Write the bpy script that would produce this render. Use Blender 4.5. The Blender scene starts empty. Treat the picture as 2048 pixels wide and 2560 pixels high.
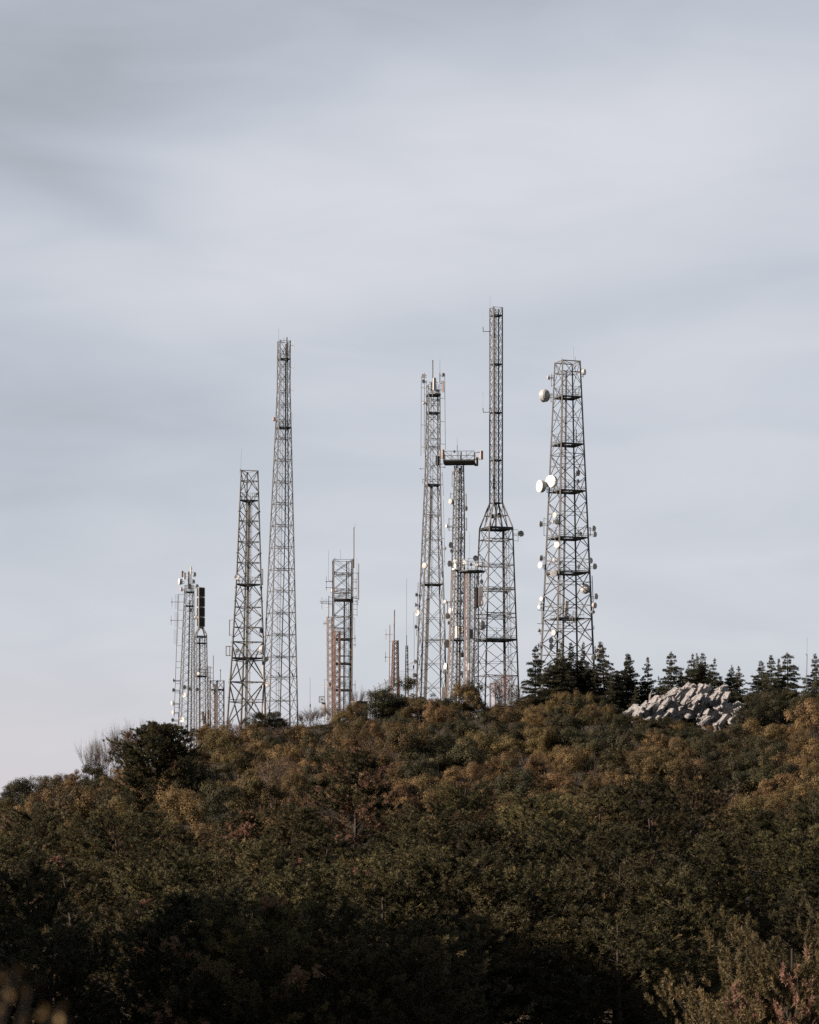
import bpy, math, random
import numpy as np
from mathutils import Vector, Matrix

random.seed(7)
RNG = np.random.default_rng(11)
S = bpy.context.scene
COL = S.collection
F = 6140.0          # focal length in pixels of the 2048 x 2560 photograph
HOR = 2025.0        # row of the horizon in the photograph
R = math.radians


def P(px, py, Y):
    """point that stands at depth Y metres, seen at photograph pixel px, py"""
    return Vector(((px - 1024.0) / F * Y, Y, (HOR - py) / F * Y))


# ------------------------------------------------------------------ terrain
CREST = [(-600, 2200), (-200, 2110), (0, 2050), (100, 2020), (250, 1980), (350, 1935), (430, 1895), (520, 1860), (650, 1834),
         (800, 1816), (900, 1806), (1000, 1794), (1300, 1798), (1500, 1798), (1700, 1822), (1870, 1802), (2048, 1790), (2400, 1775), (3000, 1800)]
YC = 395.0


def interp(tab, v):
    if v <= tab[0][0]:
        return tab[0][1]
    for (a, b), (c, d) in zip(tab, tab[1:]):
        if v <= c:
            return b + (d - b) * (v - a) / (c - a)
    return tab[-1][1]


def sm(t):
    t = min(1.0, max(0.0, t))
    return t * t * (3 - 2 * t)


def ground(x, Y):
    px = 1024 + x / YC * F
    zc = (HOR - interp(CREST, px)) / F * YC
    low = -19.0
    if Y >= YC:
        z = zc - 26.0 * sm((Y - YC - 25.0) / 160.0) - 0.5 * max(0, min(25, Y - YC)) / 25
    else:
        f = min(1.0, (YC - Y) / 265.0)
        f = f ** 1.08
        z = zc * (1 - f) + low * f
        if Y < 130:
            z = low - 1.5 * sm((130 - Y) / 30)
        if Y < 70:
            t = sm((70 - Y) / 58.0)
            z = z * (1 - t) + (-1.75) * t
    # bare unseen spur west of the lookout, added to shade the lower slope
    z += 70.0 * math.exp(-((x + 125) / 34.0) ** 2 / 2 - ((Y - 98) / 25.0) ** 2 / 2)
    z += 0.9 * math.sin(x * 0.21 + Y * 0.13) * math.sin(Y * 0.17 - x * 0.05) * sm((Y - 20) / 60) * (1 if Y < 385 else 0.3)
    return z


# ------------------------------------------------------------------ materials
def newmat(name):
    m = bpy.data.materials.new(name)
    m.use_nodes = True
    nt = m.node_tree
    nt.nodes.clear()
    out = nt.nodes.new('ShaderNodeOutputMaterial')
    return m, nt, out


def link(nt, a, b):
    nt.links.new(a, b)


def ramp(nt, cols):
    r = nt.nodes.new('ShaderNodeValToRGB')
    el = r.color_ramp.elements
    while len(el) > 1:
        el.remove(el[-1])
    el[0].position = cols[0][0]
    el[0].color = (*cols[0][1], 1)
    for p, c in cols[1:]:
        e = el.new(p)
        e.color = (*c, 1)
    return r


def solid(name, c1, c2, scale=3.0, rough=0.6, metal=0.0, bump=0.0, detail=4.0, rust=None):
    m, nt, out = newmat(name)
    b = nt.nodes.new('ShaderNodeBsdfPrincipled')
    tc = nt.nodes.new('ShaderNodeTexCoord')
    nz = nt.nodes.new('ShaderNodeTexNoise')
    nz.inputs['Scale'].default_value = scale
    nz.inputs['Detail'].default_value = detail
    link(nt, tc.outputs['Object'], nz.inputs['Vector'])
    cr = ramp(nt, [(0.3, c1), (0.7, c2)])
    link(nt, nz.outputs['Fac'], cr.inputs['Fac'])
    col = cr.outputs['Color']
    if rust:
        n2 = nt.nodes.new('ShaderNodeTexNoise')
        n2.inputs['Scale'].default_value = rust[1]
        n2.inputs['Detail'].default_value = 6
        link(nt, tc.outputs['Object'], n2.inputs['Vector'])
        r2 = ramp(nt, [(rust[2], (0, 0, 0)), (rust[2] + 0.12, (1, 1, 1))])
        link(nt, n2.outputs['Fac'], r2.inputs['Fac'])
        mx = nt.nodes.new('ShaderNodeMixRGB')
        link(nt, r2.outputs['Color'], mx.inputs['Fac'])
        link(nt, col, mx.inputs['Color1'])
        mx.inputs['Color2'].default_value = (*rust[0], 1)
        col = mx.outputs['Color']
    link(nt, col, b.inputs['Base Color'])
    b.inputs['Roughness'].default_value = rough
    b.inputs['Metallic'].default_value = metal
    if bump:
        bp = nt.nodes.new('ShaderNodeBump')
        bp.inputs['Strength'].default_value = bump
        bp.inputs['Distance'].default_value = 0.3
        link(nt, nz.outputs['Fac'], bp.inputs['Height'])
        link(nt, bp.outputs['Normal'], b.inputs['Normal'])
    link(nt, b.outputs['BSDF'], out.inputs['Surface'])
    return m


def leafmat(name, cols, tint=(0.3, 0.12, 0.08), trans=0.22, vary=0.25, hue=0.03):
    """leaf material: the tone attribute of each leaf picks a colour, tint marks withered shoots"""
    m, nt, out = newmat(name)
    at = nt.nodes.new('ShaderNodeAttribute')
    at.attribute_name = 'tone'
    cr = ramp(nt, cols)
    link(nt, at.outputs['Fac'], cr.inputs['Fac'])
    a2 = nt.nodes.new('ShaderNodeAttribute')
    a2.attribute_name = 'tint'
    mx = nt.nodes.new('ShaderNodeMixRGB')
    link(nt, a2.outputs['Fac'], mx.inputs['Fac'])
    link(nt, cr.outputs['Color'], mx.inputs['Color1'])
    mx.inputs['Color2'].default_value = (*tint, 1)
    oi = nt.nodes.new('ShaderNodeObjectInfo')
    hs = nt.nodes.new('ShaderNodeHueSaturation')
    m1 = nt.nodes.new('ShaderNodeMapRange')
    m1.inputs['To Min'].default_value = 0.5 - hue
    m1.inputs['To Max'].default_value = 0.5 + hue
    link(nt, oi.outputs['Random'], m1.inputs['Value'])
    link(nt, m1.outputs['Result'], hs.inputs['Hue'])
    w = nt.nodes.new('ShaderNodeTexWhiteNoise')
    w.noise_dimensions = '1D'
    link(nt, oi.outputs['Random'], w.inputs['W'])
    m2 = nt.nodes.new('ShaderNodeMapRange')
    m2.inputs['To Min'].default_value = 1 - vary
    m2.inputs['To Max'].default_value = 1 + vary
    link(nt, w.outputs['Value'], m2.inputs['Value'])
    link(nt, m2.outputs['Result'], hs.inputs['Value'])
    link(nt, mx.outputs['Color'], hs.inputs['Color'])
    b = nt.nodes.new('ShaderNodeBsdfPrincipled')
    b.inputs['Roughness'].default_value = 0.62
    b.inputs['Specular IOR Level'].default_value = 0.22
    link(nt, hs.outputs['Color'], b.inputs['Base Color'])
    t = nt.nodes.new('ShaderNodeBsdfTranslucent')
    link(nt, hs.outputs['Color'], t.inputs['Color'])
    ms = nt.nodes.new('ShaderNodeMixShader')
    ms.inputs['Fac'].default_value = trans
    link(nt, b.outputs['BSDF'], ms.inputs[1])
    link(nt, t.outputs['BSDF'], ms.inputs[2])
    link(nt, ms.outputs['Shader'], out.inputs['Surface'])
    return m


M = {}
M['steel'] = solid('weathered_steel', (0.12, 0.122, 0.118), (0.19, 0.186, 0.178), 2.0, 0.55, 0.15, rust=((0.13, 0.075, 0.045), 0.9, 0.62))
M['darksteel'] = solid('dark_steel', (0.045, 0.05, 0.048), (0.08, 0.085, 0.08), 2.0, 0.6, 0.1)
M['galv'] = solid('galvanised_steel', (0.16, 0.16, 0.16), (0.25, 0.245, 0.24), 2.5, 0.5, 0.2)
M['rust'] = solid('rusty_red_steel', (0.13, 0.065, 0.045), (0.3, 0.2, 0.16), 1.1, 0.7, 0.0, rust=((0.17, 0.085, 0.055), 0.7, 0.52))
M['pale'] = solid('faded_pink_steel', (0.28, 0.2, 0.17), (0.45, 0.36, 0.33), 0.9, 0.7)
M['white'] = solid('white_radome', (0.7, 0.69, 0.68), (0.8, 0.79, 0.78), 1.5, 0.45)
M['grey'] = solid('grey_dish_metal', (0.42, 0.42, 0.41), (0.54, 0.54, 0.53), 1.5, 0.5)
M['beige'] = solid('beige_panel', (0.42, 0.395, 0.37), (0.54, 0.51, 0.475), 1.2, 0.5)
M['panel'] = solid('pink_grey_panel', (0.34, 0.27, 0.25), (0.48, 0.4, 0.37), 1.6, 0.6)
M['black'] = solid('dark_panel', (0.02, 0.022, 0.022), (0.04, 0.042, 0.042), 1.5, 0.5)
M['rock'] = solid('limestone', (0.2, 0.196, 0.195), (0.39, 0.372, 0.362), 1.6, 0.95, bump=1.0, detail=12, rust=((0.11, 0.11, 0.108), 2.6, 0.56))
M['twig'] = solid('brown_twigs', (0.08, 0.058, 0.045), (0.15, 0.115, 0.095), 3.0, 0.95)
M['concrete'] = solid('concrete', (0.17, 0.15, 0.135), (0.27, 0.235, 0.21), 1.4, 0.9, bump=0.3)
M['bark'] = solid('bark', (0.03, 0.024, 0.019), (0.07, 0.055, 0.044), 3.0, 0.95)
M['palebark'] = solid('pale_bark', (0.16, 0.13, 0.11), (0.3, 0.25, 0.22), 3.0, 0.95)
M['soil'] = solid('soil', (0.018, 0.015, 0.01), (0.045, 0.034, 0.022), 0.4, 0.95, bump=0.6, detail=8)
M['crow'] = solid('black_feathers', (0.012, 0.012, 0.014), (0.03, 0.03, 0.034), 5, 0.5)
M['oak'] = leafmat('rusty_oak_leaves', [(0, (0.085, 0.055, 0.027)), (0.45, (0.155, 0.1, 0.045)), (0.8, (0.215, 0.142, 0.063)), (1, (0.3, 0.2, 0.088))], vary=0.3, hue=0.01)
M['olive'] = leafmat('olive_leaves', [(0, (0.06, 0.046, 0.02)), (0.5, (0.12, 0.087, 0.036)), (0.85, (0.175, 0.122, 0.05)), (1, (0.25, 0.17, 0.07))], vary=0.32, hue=0.01)
M['ever'] = leafmat('evergreen_leaves', [(0, (0.018, 0.018, 0.009)), (0.5, (0.038, 0.036, 0.016)), (0.85, (0.075, 0.063, 0.026)), (1, (0.15, 0.11, 0.045))], trans=0.12, vary=0.25, hue=0.01)
M['gold'] = leafmat('golden_leaves', [(0, (0.1, 0.065, 0.026)), (0.5, (0.22, 0.15, 0.06)), (1, (0.36, 0.25, 0.095))], vary=0.12, hue=0.008)
M['red'] = leafmat('reddish_leaves', [(0, (0.0805, 0.0483, 0.0322)), (0.5, (0.1610, 0.0978, 0.0633)), (1, (0.2760, 0.1782, 0.1265))], vary=0.2)
M['pine'] = leafmat('pine_needles', [(0, (0.035, 0.033, 0.015)), (0.5, (0.075, 0.067, 0.03)), (0.9, (0.13, 0.107, 0.046)), (1, (0.2, 0.15, 0.062))], tint=(0.3, 0.165, 0.11), trans=0.2, vary=0.42, hue=0.012)
M['brown_sunlit'] = leafmat('sunlit_tone_pine_needles', [(0, (0.06, 0.05, 0.024)), (0.5, (0.12, 0.096, 0.044)), (0.9, (0.19, 0.145, 0.066)), (1, (0.26, 0.19, 0.09))], tint=(0.34, 0.19, 0.14), trans=0.25, vary=0.05, hue=0.005)  # browner, lighter copy of pine; sunlight on the near crown is put into its colour
M['cedar'] = leafmat('cedar_needles', [(0, (0.045, 0.05, 0.032)), (0.6, (0.085, 0.085, 0.052)), (1, (0.16, 0.14, 0.08))], trans=0.25, vary=0.35)
M['under'] = leafmat('undergrowth_leaves', [(0, (0.03, 0.028, 0.014)), (0.4, (0.06, 0.046, 0.02)), (0.75, (0.11, 0.068, 0.027)), (1, (0.17, 0.1, 0.04))])


# ------------------------------------------------------------------ mesh helpers
class MB:
    def __init__(s):
        s.v = []
        s.f = []

    def bar(s, p, q, w, n=4, w2=None, h=None):
        p, q = Vector(p), Vector(q)
        d = q - p
        if d.length < 1e-6:
            return s
        d.normalize()
        up = Vector((0, 0, 1)) if abs(d.z) < 0.95 else Vector((0.3, 1, 0))
        a = d.cross(up).normalized()
        b = d.cross(a)
        w2 = w if w2 is None else w2
        k = len(s.v)
        for c, ww in ((p, w), (q, w2)):
            for i in range(n):
                t = 2 * math.pi * (i + 0.5) / n
                r = ww * (0.7071 if n == 4 else 0.5)
                s.v.append(c + a * math.cos(t) * r + b * math.sin(t) * r * ((h / w) if h else 1))
        for i in range(n):
            j = (i + 1) % n
            s.f.append((k + i, k + j, k + n + j, k + n + i))
        s.f.append(tuple(range(k + n - 1, k - 1, -1)))
        s.f.append(tuple(range(k + n, k + 2 * n)))
        return s

    def tube(s, pts, radii, n=6):
        k = len(s.v)
        m = len(pts)
        for i, (p, r) in enumerate(zip(pts, radii)):
            p = Vector(p)
            d = (Vector(pts[min(m - 1, i + 1)]) - Vector(pts[max(0, i - 1)]))
            d.normalize()
            up = Vector((0, 0, 1)) if abs(d.z) < 0.9 else Vector((0.2, 1, 0))
            a = d.cross(up).normalized()
            b = d.cross(a)
            for j in range(n):
                t = 2 * math.pi * j / n
                s.v.append(p + (a * math.cos(t) + b * math.sin(t)) * r)
        for i in range(m - 1):
            for j in range(n):
                q = (j + 1) % n
                s.f.append((k + i * n + j, k + i * n + q, k + (i + 1) * n + q, k + (i + 1) * n + j))
        s.f.append(tuple(range(k + n - 1, k - 1, -1)))
        s.f.append(tuple(range(k + (m - 1) * n, k + m * n)))
        return s

    def box(s, c, dims, rot=None):
        c = Vector(c)
        k = len(s.v)
        for x in (-1, 1):
            for y in (-1, 1):
                for z in (-1, 1):
                    v = Vector((x * dims[0] / 2, y * dims[1] / 2, z * dims[2] / 2))
                    if rot is not None:
                        v = rot @ v
                    s.v.append(c + v)
        for f in ((0, 1, 3, 2), (4, 6, 7, 5), (0, 4, 5, 1), (2, 3, 7, 6), (0, 2, 6, 4), (1, 5, 7, 3)):
            s.f.append(tuple(k + i for i in f))
        return s

    def poly(s, pts, t):
        """flat slab over the polygon pts, thickness t downwards"""
        k = len(s.v)
        n = len(pts)
        for p in pts:
            s.v.append(Vector(p))
        for p in pts:
            s.v.append(Vector(p) - Vector((0, 0, t)))
        s.f.append(tuple(range(k, k + n)))
        s.f.append(tuple(range(k + 2 * n - 1, k + n - 1, -1)))
        for i in range(n):
            j = (i + 1) % n
            s.f.append((k + i, k + n + i, k + n + j, k + j))
        return s

    def lathe(s, c, axis, prof, n=20):
        """surface of revolution about axis from c; prof is (distance along axis, radius)"""
        axis = Vector(axis).normalized()
        up = Vector((0, 0, 1)) if abs(axis.z) < 0.95 else Vector((0, 1, 0))
        a = axis.cross(up).normalized()
        b = axis.cross(a)
        k = len(s.v)
        for (d, r) in prof:
            for j in range(n):
                t = 2 * math.pi * j / n
                s.v.append(Vector(c) + axis * d + (a * math.cos(t) + b * math.sin(t)) * max(r, 1e-4))
        for i in range(len(prof) - 1):
            for j in range(n):
                q = (j + 1) % n
                s.f.append((k + i * n + j, k + i * n + q, k + (i + 1) * n + q, k + (i + 1) * n + j))
        s.f.append(tuple(range(k + n - 1, k - 1, -1)))
        m = len(prof) - 1
        s.f.append(tuple(range(k + m * n, k + m * n + n)))
        return s

    def build(s, name, mat, parent=None, origin=None, smooth=False):
        o0 = Vector(origin) if origin is not None else (Vector(parent['o']) if parent is not None else Vector((0, 0, 0)))
        me = bpy.data.meshes.new(name)
        me.from_pydata([tuple(v - o0) for v in s.v], [], s.f)
        me.materials.append(M[mat])
        if smooth:
            me.polygons.foreach_set('use_smooth', [True] * len(me.polygons))
        me.update()
        o = bpy.data.objects.new(name, me)
        COL.objects.link(o)
        if parent is not None:
            o.parent = parent
            o['o'] = list(o0)
        return o


def tag(o, label, cat, group=None):
    o['label'] = label
    o['category'] = cat
    if group:
        o['group'] = group
    return o


def thing(name, label, cat, loc, group=None):
    o = bpy.data.objects.new(name, None)
    o.empty_display_size = 0.5
    COL.objects.link(o)
    o.location = loc
    o['o'] = list(loc)
    return tag(o, label, cat, group)


def npmesh(name, V, Q, mat, tone=None, tint=None):
    me = bpy.data.meshes.new(name)
    n, m = len(V), len(Q)
    me.vertices.add(n)
    me.vertices.foreach_set('co', V.astype(np.float32).ravel())
    me.loops.add(m * 4)
    me.loops.foreach_set('vertex_index', Q.astype(np.int32).ravel())
    me.polygons.add(m)
    me.polygons.foreach_set('loop_start', np.arange(0, m * 4, 4, dtype=np.int32))
    me.update(calc_edges=True)
    for nm, arr in (('tone', tone), ('tint', tint)):
        at = me.attributes.new(nm, 'FLOAT', 'FACE')
        at.data.foreach_set('value', (arr if arr is not None else np.zeros(m)).astype(np.float32))
    me.materials.append(M[mat])
    return me


def unit(a):
    return a / np.maximum(np.linalg.norm(a, axis=1, keepdims=True), 1e-6)


def leaves(C, D, L, W, rng, N=None):
    """diamond leaves: base points C, directions D (unit), lengths L, widths W -> verts, quads"""
    n = len(C)
    side = unit(np.cross(D, rng.normal(size=(n, 3)) if N is None else N))
    nrm = np.cross(D, side)
    L = np.asarray(L).reshape(-1, 1)
    W = np.asarray(W).reshape(-1, 1)
    mid = C + D * L * 0.5
    V = np.empty((n, 4, 3))
    V[:, 0] = C
    V[:, 1] = mid + side * W * 0.5 + nrm * W * 0.12
    V[:, 2] = C + D * L
    V[:, 3] = mid - side * W * 0.5 + nrm * W * 0.12
    return V.reshape(-1, 3), np.arange(n * 4).reshape(n, 4)


def keep(o, kind):
    o['kind'] = kind
    return o


# ------------------------------------------------------------------ plants: prototypes (unit crowns in metres)
def blob_dirs(n, rng):
    return unit(rng.normal(size=(n, 3)))


def bush_mesh(name, mat, seed, w=4.4, h=3.4, clumps=20, per=210, leaf=0.2, loose=0.35, flat=0.75, rag=1.0):
    """broad-leaved crown: a few uneven boughs, each a bunch of leaf sprays whose leaves face outwards"""
    rng = np.random.default_rng(seed)
    C, D, N, T = [], [], [], []
    boughs = rng.integers(6, 10)
    for k in range(boughs):
        a = 2 * math.pi * (k + rng.uniform(-.3, .3)) / boughs * 1.618
        u = rng.uniform(0.1, 1.0) ** 0.7
        bc = np.array((math.cos(a) * u * w * 0.28, math.sin(a) * u * w * 0.28, h * rng.uniform(0.4, 0.85) * (1 - 0.5 * u ** 2)))
        br = w * rng.uniform(0.14, 0.24)
        if k == 0:                                     # the heart of the crown
            bc, br = np.array((0, 0, h * 0.5)), w * 0.27
        bt = rng.uniform(0.3, 0.65)
        for j in range(max(3, int(clumps / boughs * rng.uniform(1.3, 2.3)))):
            dj = unit(rng.normal(size=(1, 3)) + (0, 0, 0.25))[0]
            c = bc + dj * br * rng.uniform(0.55, 1.1) * (1, 1, 0.8)
            r = w * rng.uniform(0.05, 0.1)
            n = int(per * 0.36 * (r / (w * 0.075)) ** 2 * rng.uniform(0.7, 1.2))
            d = blob_dirs(n, rng)
            rad = r * np.clip(rng.normal(0.85, 0.2, n) + (rng.random(n) < loose * 0.2) * rng.uniform(0, 0.7 * rag, n), 0.1, 2.0)
            p = d * rad[:, None] * (1, 1, flat)
            nn = unit(d + 0.5 * dj + rng.normal(size=(n, 3)) * 0.42)
            C.append(p + c)
            N.append(nn)
            D.append(unit(np.cross(nn, rng.normal(size=(n, 3)))))
            T.append(np.clip(bt + rng.normal(0, 0.1) + rng.normal(0, 0.09, n), 0, 1))
    C, D, N, T = np.vstack(C), np.vstack(D), np.vstack(N), np.concatenate(T)
    ok = C[:, 2] > 0.02
    C, D, N, T = C[ok], D[ok], N[ok], T[ok]
    rr = np.percentile(np.hypot(C[:, 0], C[:, 1]), 97)
    C[:, :2] *= w * 0.5 / rr
    C[:, 2] *= h / np.percentile(C[:, 2], 99.6)
    n = len(C)
    V, Q = leaves(C, D, leaf * rng.uniform(0.7, 1.4, n), leaf * rng.uniform(0.5, 0.85, n), rng, N)
    return npmesh(name, V, Q, mat, T)


def stems_mesh(name, seed, w=4.4, h=3.0, n=6, r=0.07, mat='bark', twigs=0):
    rng = random.Random(seed)
    mb = MB()
    for i in range(n):
        a = rng.uniform(0, 6.28)
        u = rng.uniform(0.3, 1) * w * 0.36
        e = Vector((math.cos(a) * u, math.sin(a) * u, h * rng.uniform(0.5, 0.85)))
        b = Vector((math.cos(a) * 0.15, math.sin(a) * 0.15, -0.6))
        m = b.lerp(e, 0.5) + Vector((rng.uniform(-.2, .2), rng.uniform(-.2, .2), 0.25))
        mb.tube([b, m, e], [r, r * 0.7, r * 0.25], 5)
        for j in range(twigs):
            t = rng.uniform(0.35, 1)
            s0 = m.lerp(e, t)
            d = Vector((math.cos(a) + rng.uniform(-1, 1), math.sin(a) + rng.uniform(-1, 1), rng.uniform(0.4, 1.9))).normalized()
            l = rng.uniform(0.5, 1.5)
            m1 = s0 + d * l * 0.5
            e1 = s0 + d * l + Vector((rng.uniform(-.2, .2), rng.uniform(-.2, .2), 0.15))
            mb.tube([s0, m1, e1], [r * 0.35, r * 0.25, r * 0.12], 3)
            for q in range(3):
                d2 = (d + Vector((rng.uniform(-.8, .8), rng.uniform(-.8, .8), rng.uniform(-.1, .7)))).normalized()
                mb.bar(m1.lerp(e1, rng.random()), m1.lerp(e1, rng.random()) + d2 * l * 0.5, r * 0.3, 3, r * 0.12)
    me = bpy.data.meshes.new(name)
    me.from_pydata([tuple(v) for v in mb.v], [], mb.f)
    me.materials.append(M[mat])
    return me


def pine_parts(seed, H=11.0, W=4.0, pink=0.0, dense=1.0, base=0.16, skirt=0.0, m=56, needle=0.2, rnd=1.7, top=0.985, mat='pine'):
    """pine: trunk with limbs, crown of needle tufts on the outer shoots"""
    rng = np.random.default_rng(seed)
    pr = random.Random(seed)
    tr = MB()
    lean = Vector((pr.uniform(-.5, .5), pr.uniform(-.5, .5), 0))

    def axis(t):
        return Vector((lean.x * t * t + 0.18 * math.sin(3 * t + seed), lean.y * t * t, -1.0 + (H + 0.8) * t))
    ts = [i / 9 for i in range(10)]
    tr.tube([axis(t) for t in ts], [0.21 * (1 - 0.9 * t) + 0.012 for t in ts], 7)
    C, D, T, K, NN = [], [], [], [], []
    lev = int(14 * dense)
    for i in range(lev):
        t = base + (top - base) * (i / (lev - 1)) ** 0.9
        s = (t - base) / (1 - base)
        prof = (min(1, (s + 0.12 + skirt) / 0.34) ** 0.7) * (1 - s ** rnd) ** (0.75 if rnd < 2 else 0.6)
        nb = 6 if s < 0.85 else 4
        for b in range(nb):
            if pr.random() < 0.1:
                continue
            a = 2 * math.pi * (b + pr.random() * 0.8) / nb + i * 1.3
            Lb = max(0.45, W * prof * pr.uniform(0.62, 1.12))
            rise = (0.10 + 0.75 * s) * Lb + pr.uniform(-.2, .2)
            p0 = axis(t)
            e = p0 + Vector((math.cos(a) * Lb, math.sin(a) * Lb, rise))
            mid = p0.lerp(e, 0.5) + Vector((0, 0, -0.12 * Lb))
            tr.tube([p0, mid, e], [0.05 * (1.2 - s), 0.035 * (1.2 - s), 0.012], 4)
            tone = pr.uniform(0.15, 0.8)
            dead = 1.0 if pr.random() < pink else 0.0
            nt = int((8 + 16 * Lb / W) * dense)
            for q in range(nt):
                u = pr.uniform(0.42, 1.04)
                c = mid.lerp(e, (u - 0.5) * 2) if u > 0.5 else p0.lerp(mid, u * 2)
                j = 0.14 + 0.09 * Lb * u
                c = c + Vector((pr.gauss(0, j), pr.gauss(0, j), abs(pr.gauss(0.08, 0.2))))
                d = Vector((math.cos(a) * 0.6 + pr.gauss(0, .45), math.sin(a) * 0.6 + pr.gauss(0, .45), 0.75 + pr.gauss(0, .25))).normalized()
                dd = unit(np.array(d) * 0.8 + rng.normal(size=(m, 3)) * 0.6)
                cc = np.array(c) + np.array(d) * rng.uniform(-0.2, 0.14, m)[:, None]
                C.append(cc)
                D.append(dd)
                NN.append(unit(np.array((math.cos(a) * 0.8, math.sin(a) * 0.8, 0.5)) + rng.normal(size=(m, 3)) * 0.45))
                T.append(np.clip(tone + pr.gauss(0, .14) + rng.normal(0, .08, m), 0, 1))
                K.append(np.full(m, dead * pr.uniform(0.35, 1.0) if pr.random() < 0.85 else 0.0))
    C = np.vstack(C)
    D = np.vstack(D)
    n = len(C)
    V, Q = leaves(C, D, needle * rng.uniform(0.75, 1.25, n), needle * rng.uniform(0.13, 0.22, n), rng, np.vstack(NN))
    crown = npmesh('pine_crown', V, Q, mat, np.concatenate(T), np.concatenate(K))
    me = bpy.data.meshes.new('pine_trunk')
    me.from_pydata([tuple(v) for v in tr.v], [], tr.f)
    me.materials.append(M['bark'])
    return crown, me


def cedar_parts(seed, H=9.0, W=2.9, slim=1.0):
    """cedar: straight leader, whorls of level boughs whose feathery ends hang and lift, gaps between"""
    rng = np.random.default_rng(seed)
    pr = random.Random(seed)
    tr = MB()
    bend = pr.uniform(-.3, .3)

    def axis(t):
        return Vector((bend * t * t * 2, 0.1 * math.sin(2 * t), -0.8 + (H + 0.8) * t))
    ts = [i / 10 for i in range(11)]
    tr.tube([axis(t) for t in ts], [0.14 * (1 - t) + 0.012 for t in ts], 6)
    C, D, T = [], [], []
    z = 0.06
    while z < 0.995:
        s = z
        nb = 5 if s < 0.8 else 4
        off = pr.uniform(0, 6.28)
        wl = pr.uniform(0.6, 1.2)
        for b in range(nb):
            if pr.random() < 0.2:
                continue
            a = off + 2 * math.pi * (b + pr.uniform(-.25, .25)) / nb
            Lb = W * slim * ((1 - s) ** 0.92 + 0.02) * wl * pr.choice((0.55, 0.75, 0.9, 1.0, 1.15, 1.35))
            p0 = axis(s)
            hd = Vector((math.cos(a), math.sin(a), 0))
            lift = pr.uniform(-0.08, 0.22) + 0.3 * s
            pts = [p0, p0 + hd * Lb * 0.55 + Vector((0, 0, lift * Lb * 0.6)), p0 + hd * Lb + Vector((0, 0, (lift * 0.75 - 0.12 + pr.uniform(-.08, .14)) * Lb))]
            tr.tube(pts, [0.03 * (1.1 - s), 0.02 * (1.1 - s), 0.006], 3)
            tone = pr.uniform(0.1, 0.75)
            n = int(max(8, Lb * 300 * (1.2 - 0.5 * s)))
            u = rng.uniform(0.12, 1.05, n)
            base = np.where(u[:, None] < 0.5, np.array(pts[0]) + (np.array(pts[1]) - np.array(pts[0])) * (u * 2)[:, None],
                            np.array(pts[1]) + (np.array(pts[2]) - np.array(pts[1])) * (u * 2 - 1)[:, None])
            side = np.array((-hd.y, hd.x, 0))
            spread = rng.normal(0, 1, n) * 0.16 * Lb * (1.15 - 0.75 * u)
            c = base + side * spread[:, None]
            c[:, 2] += rng.normal(0, 0.07, n) - 0.35 * np.abs(spread)
            d = unit(np.array(hd) * 0.75 + side * (np.sign(spread) * rng.uniform(0.2, 1, n))[:, None] + rng.normal(size=(n, 3)) * 0.3 + (0, 0, 0.05))
            C.append(c)
            D.append(d)
            T.append(np.clip(tone + rng.normal(0, .2, n), 0, 1))
        z += pr.choice((0.018, 0.028, 0.036, 0.05)) * (1.15 - 0.5 * z)
    n = 26
    c = np.array(axis(0.93)) + np.outer(rng.uniform(0, 1, n), np.array(axis(1.0) - axis(0.93)))
    C.append(c)
    D.append(unit(rng.normal(size=(n, 3)) + (0, 0, .8)))
    T.append(rng.uniform(0, .8, n))
    C = np.vstack(C)
    D = np.vstack(D)
    n = len(C)
    V, Q = leaves(C, D, rng.uniform(0.12, 0.28, n) * (1 - 0.6 * np.clip(C[:, 2] / H, 0, 1)), rng.uniform(0.045, 0.08, n), rng)
    crown = npmesh('cedar_crown', V, Q, 'cedar', np.concatenate(T))
    me = bpy.data.meshes.new('cedar_trunk')
    me.from_pydata([tuple(v) for v in tr.v], [], tr.f)
    me.materials.append(M['bark'])
    return crown, me


# kinds of bush: proto meshes, natural width
PROTO = {}
for kind, mat, cnt, args in (
        ('oak', 'oak', 6, dict(w=4.6, h=3.9, clumps=26, per=620, leaf=0.11, loose=0.9, rag=1.3)),
        ('olive', 'olive', 5, dict(w=4.6, h=3.7, clumps=26, per=640, leaf=0.105, loose=0.7)),
        ('ever', 'ever', 6, dict(w=4.6, h=3.7, clumps=28, per=680, leaf=0.1, loose=0.3, flat=0.7)),
        ('gold', 'gold', 3, dict(w=4.0, h=3.3, clumps=20, per=340, leaf=0.11, loose=1.0, rag=1.4)),
        ('red', 'red', 4, dict(w=4.4, h=3.7, clumps=22, per=240, leaf=0.1, loose=1.2, rag=1.8))):
    ms = []
    for i in range(cnt):
        a = dict(args)
        a['h'] *= (0.85, 1.0, 1.15, 0.95, 1.1, 0.9)[i]
        tw = {'red': 9, 'oak': 2, 'gold': 3}.get(kind, 0)
        ms.append((bush_mesh(kind + '_crown', mat, 100 + 17 * i + len(kind) * 7, **a),
                   stems_mesh(kind + '_stems', 40 + i, a['w'], a['h'], 9 if kind == 'red' else 6, 0.06, 'twig' if kind == 'red' else 'bark', tw)))
    PROTO[kind] = (ms, args['w'], args['h'])
ms = []
for i in range(4):
    ms.append((bush_mesh('bare_crown', 'red', 600 + i, w=4.2, h=3.6, clumps=14, per=22, leaf=0.13, loose=1.5, rag=2.2),
               stems_mesh('bare_stems', 90 + i, 4.6, 4.0, 17, 0.034, 'twig', 20)))
PROTO['bare'] = (ms, 4.4, 3.8)
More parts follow.
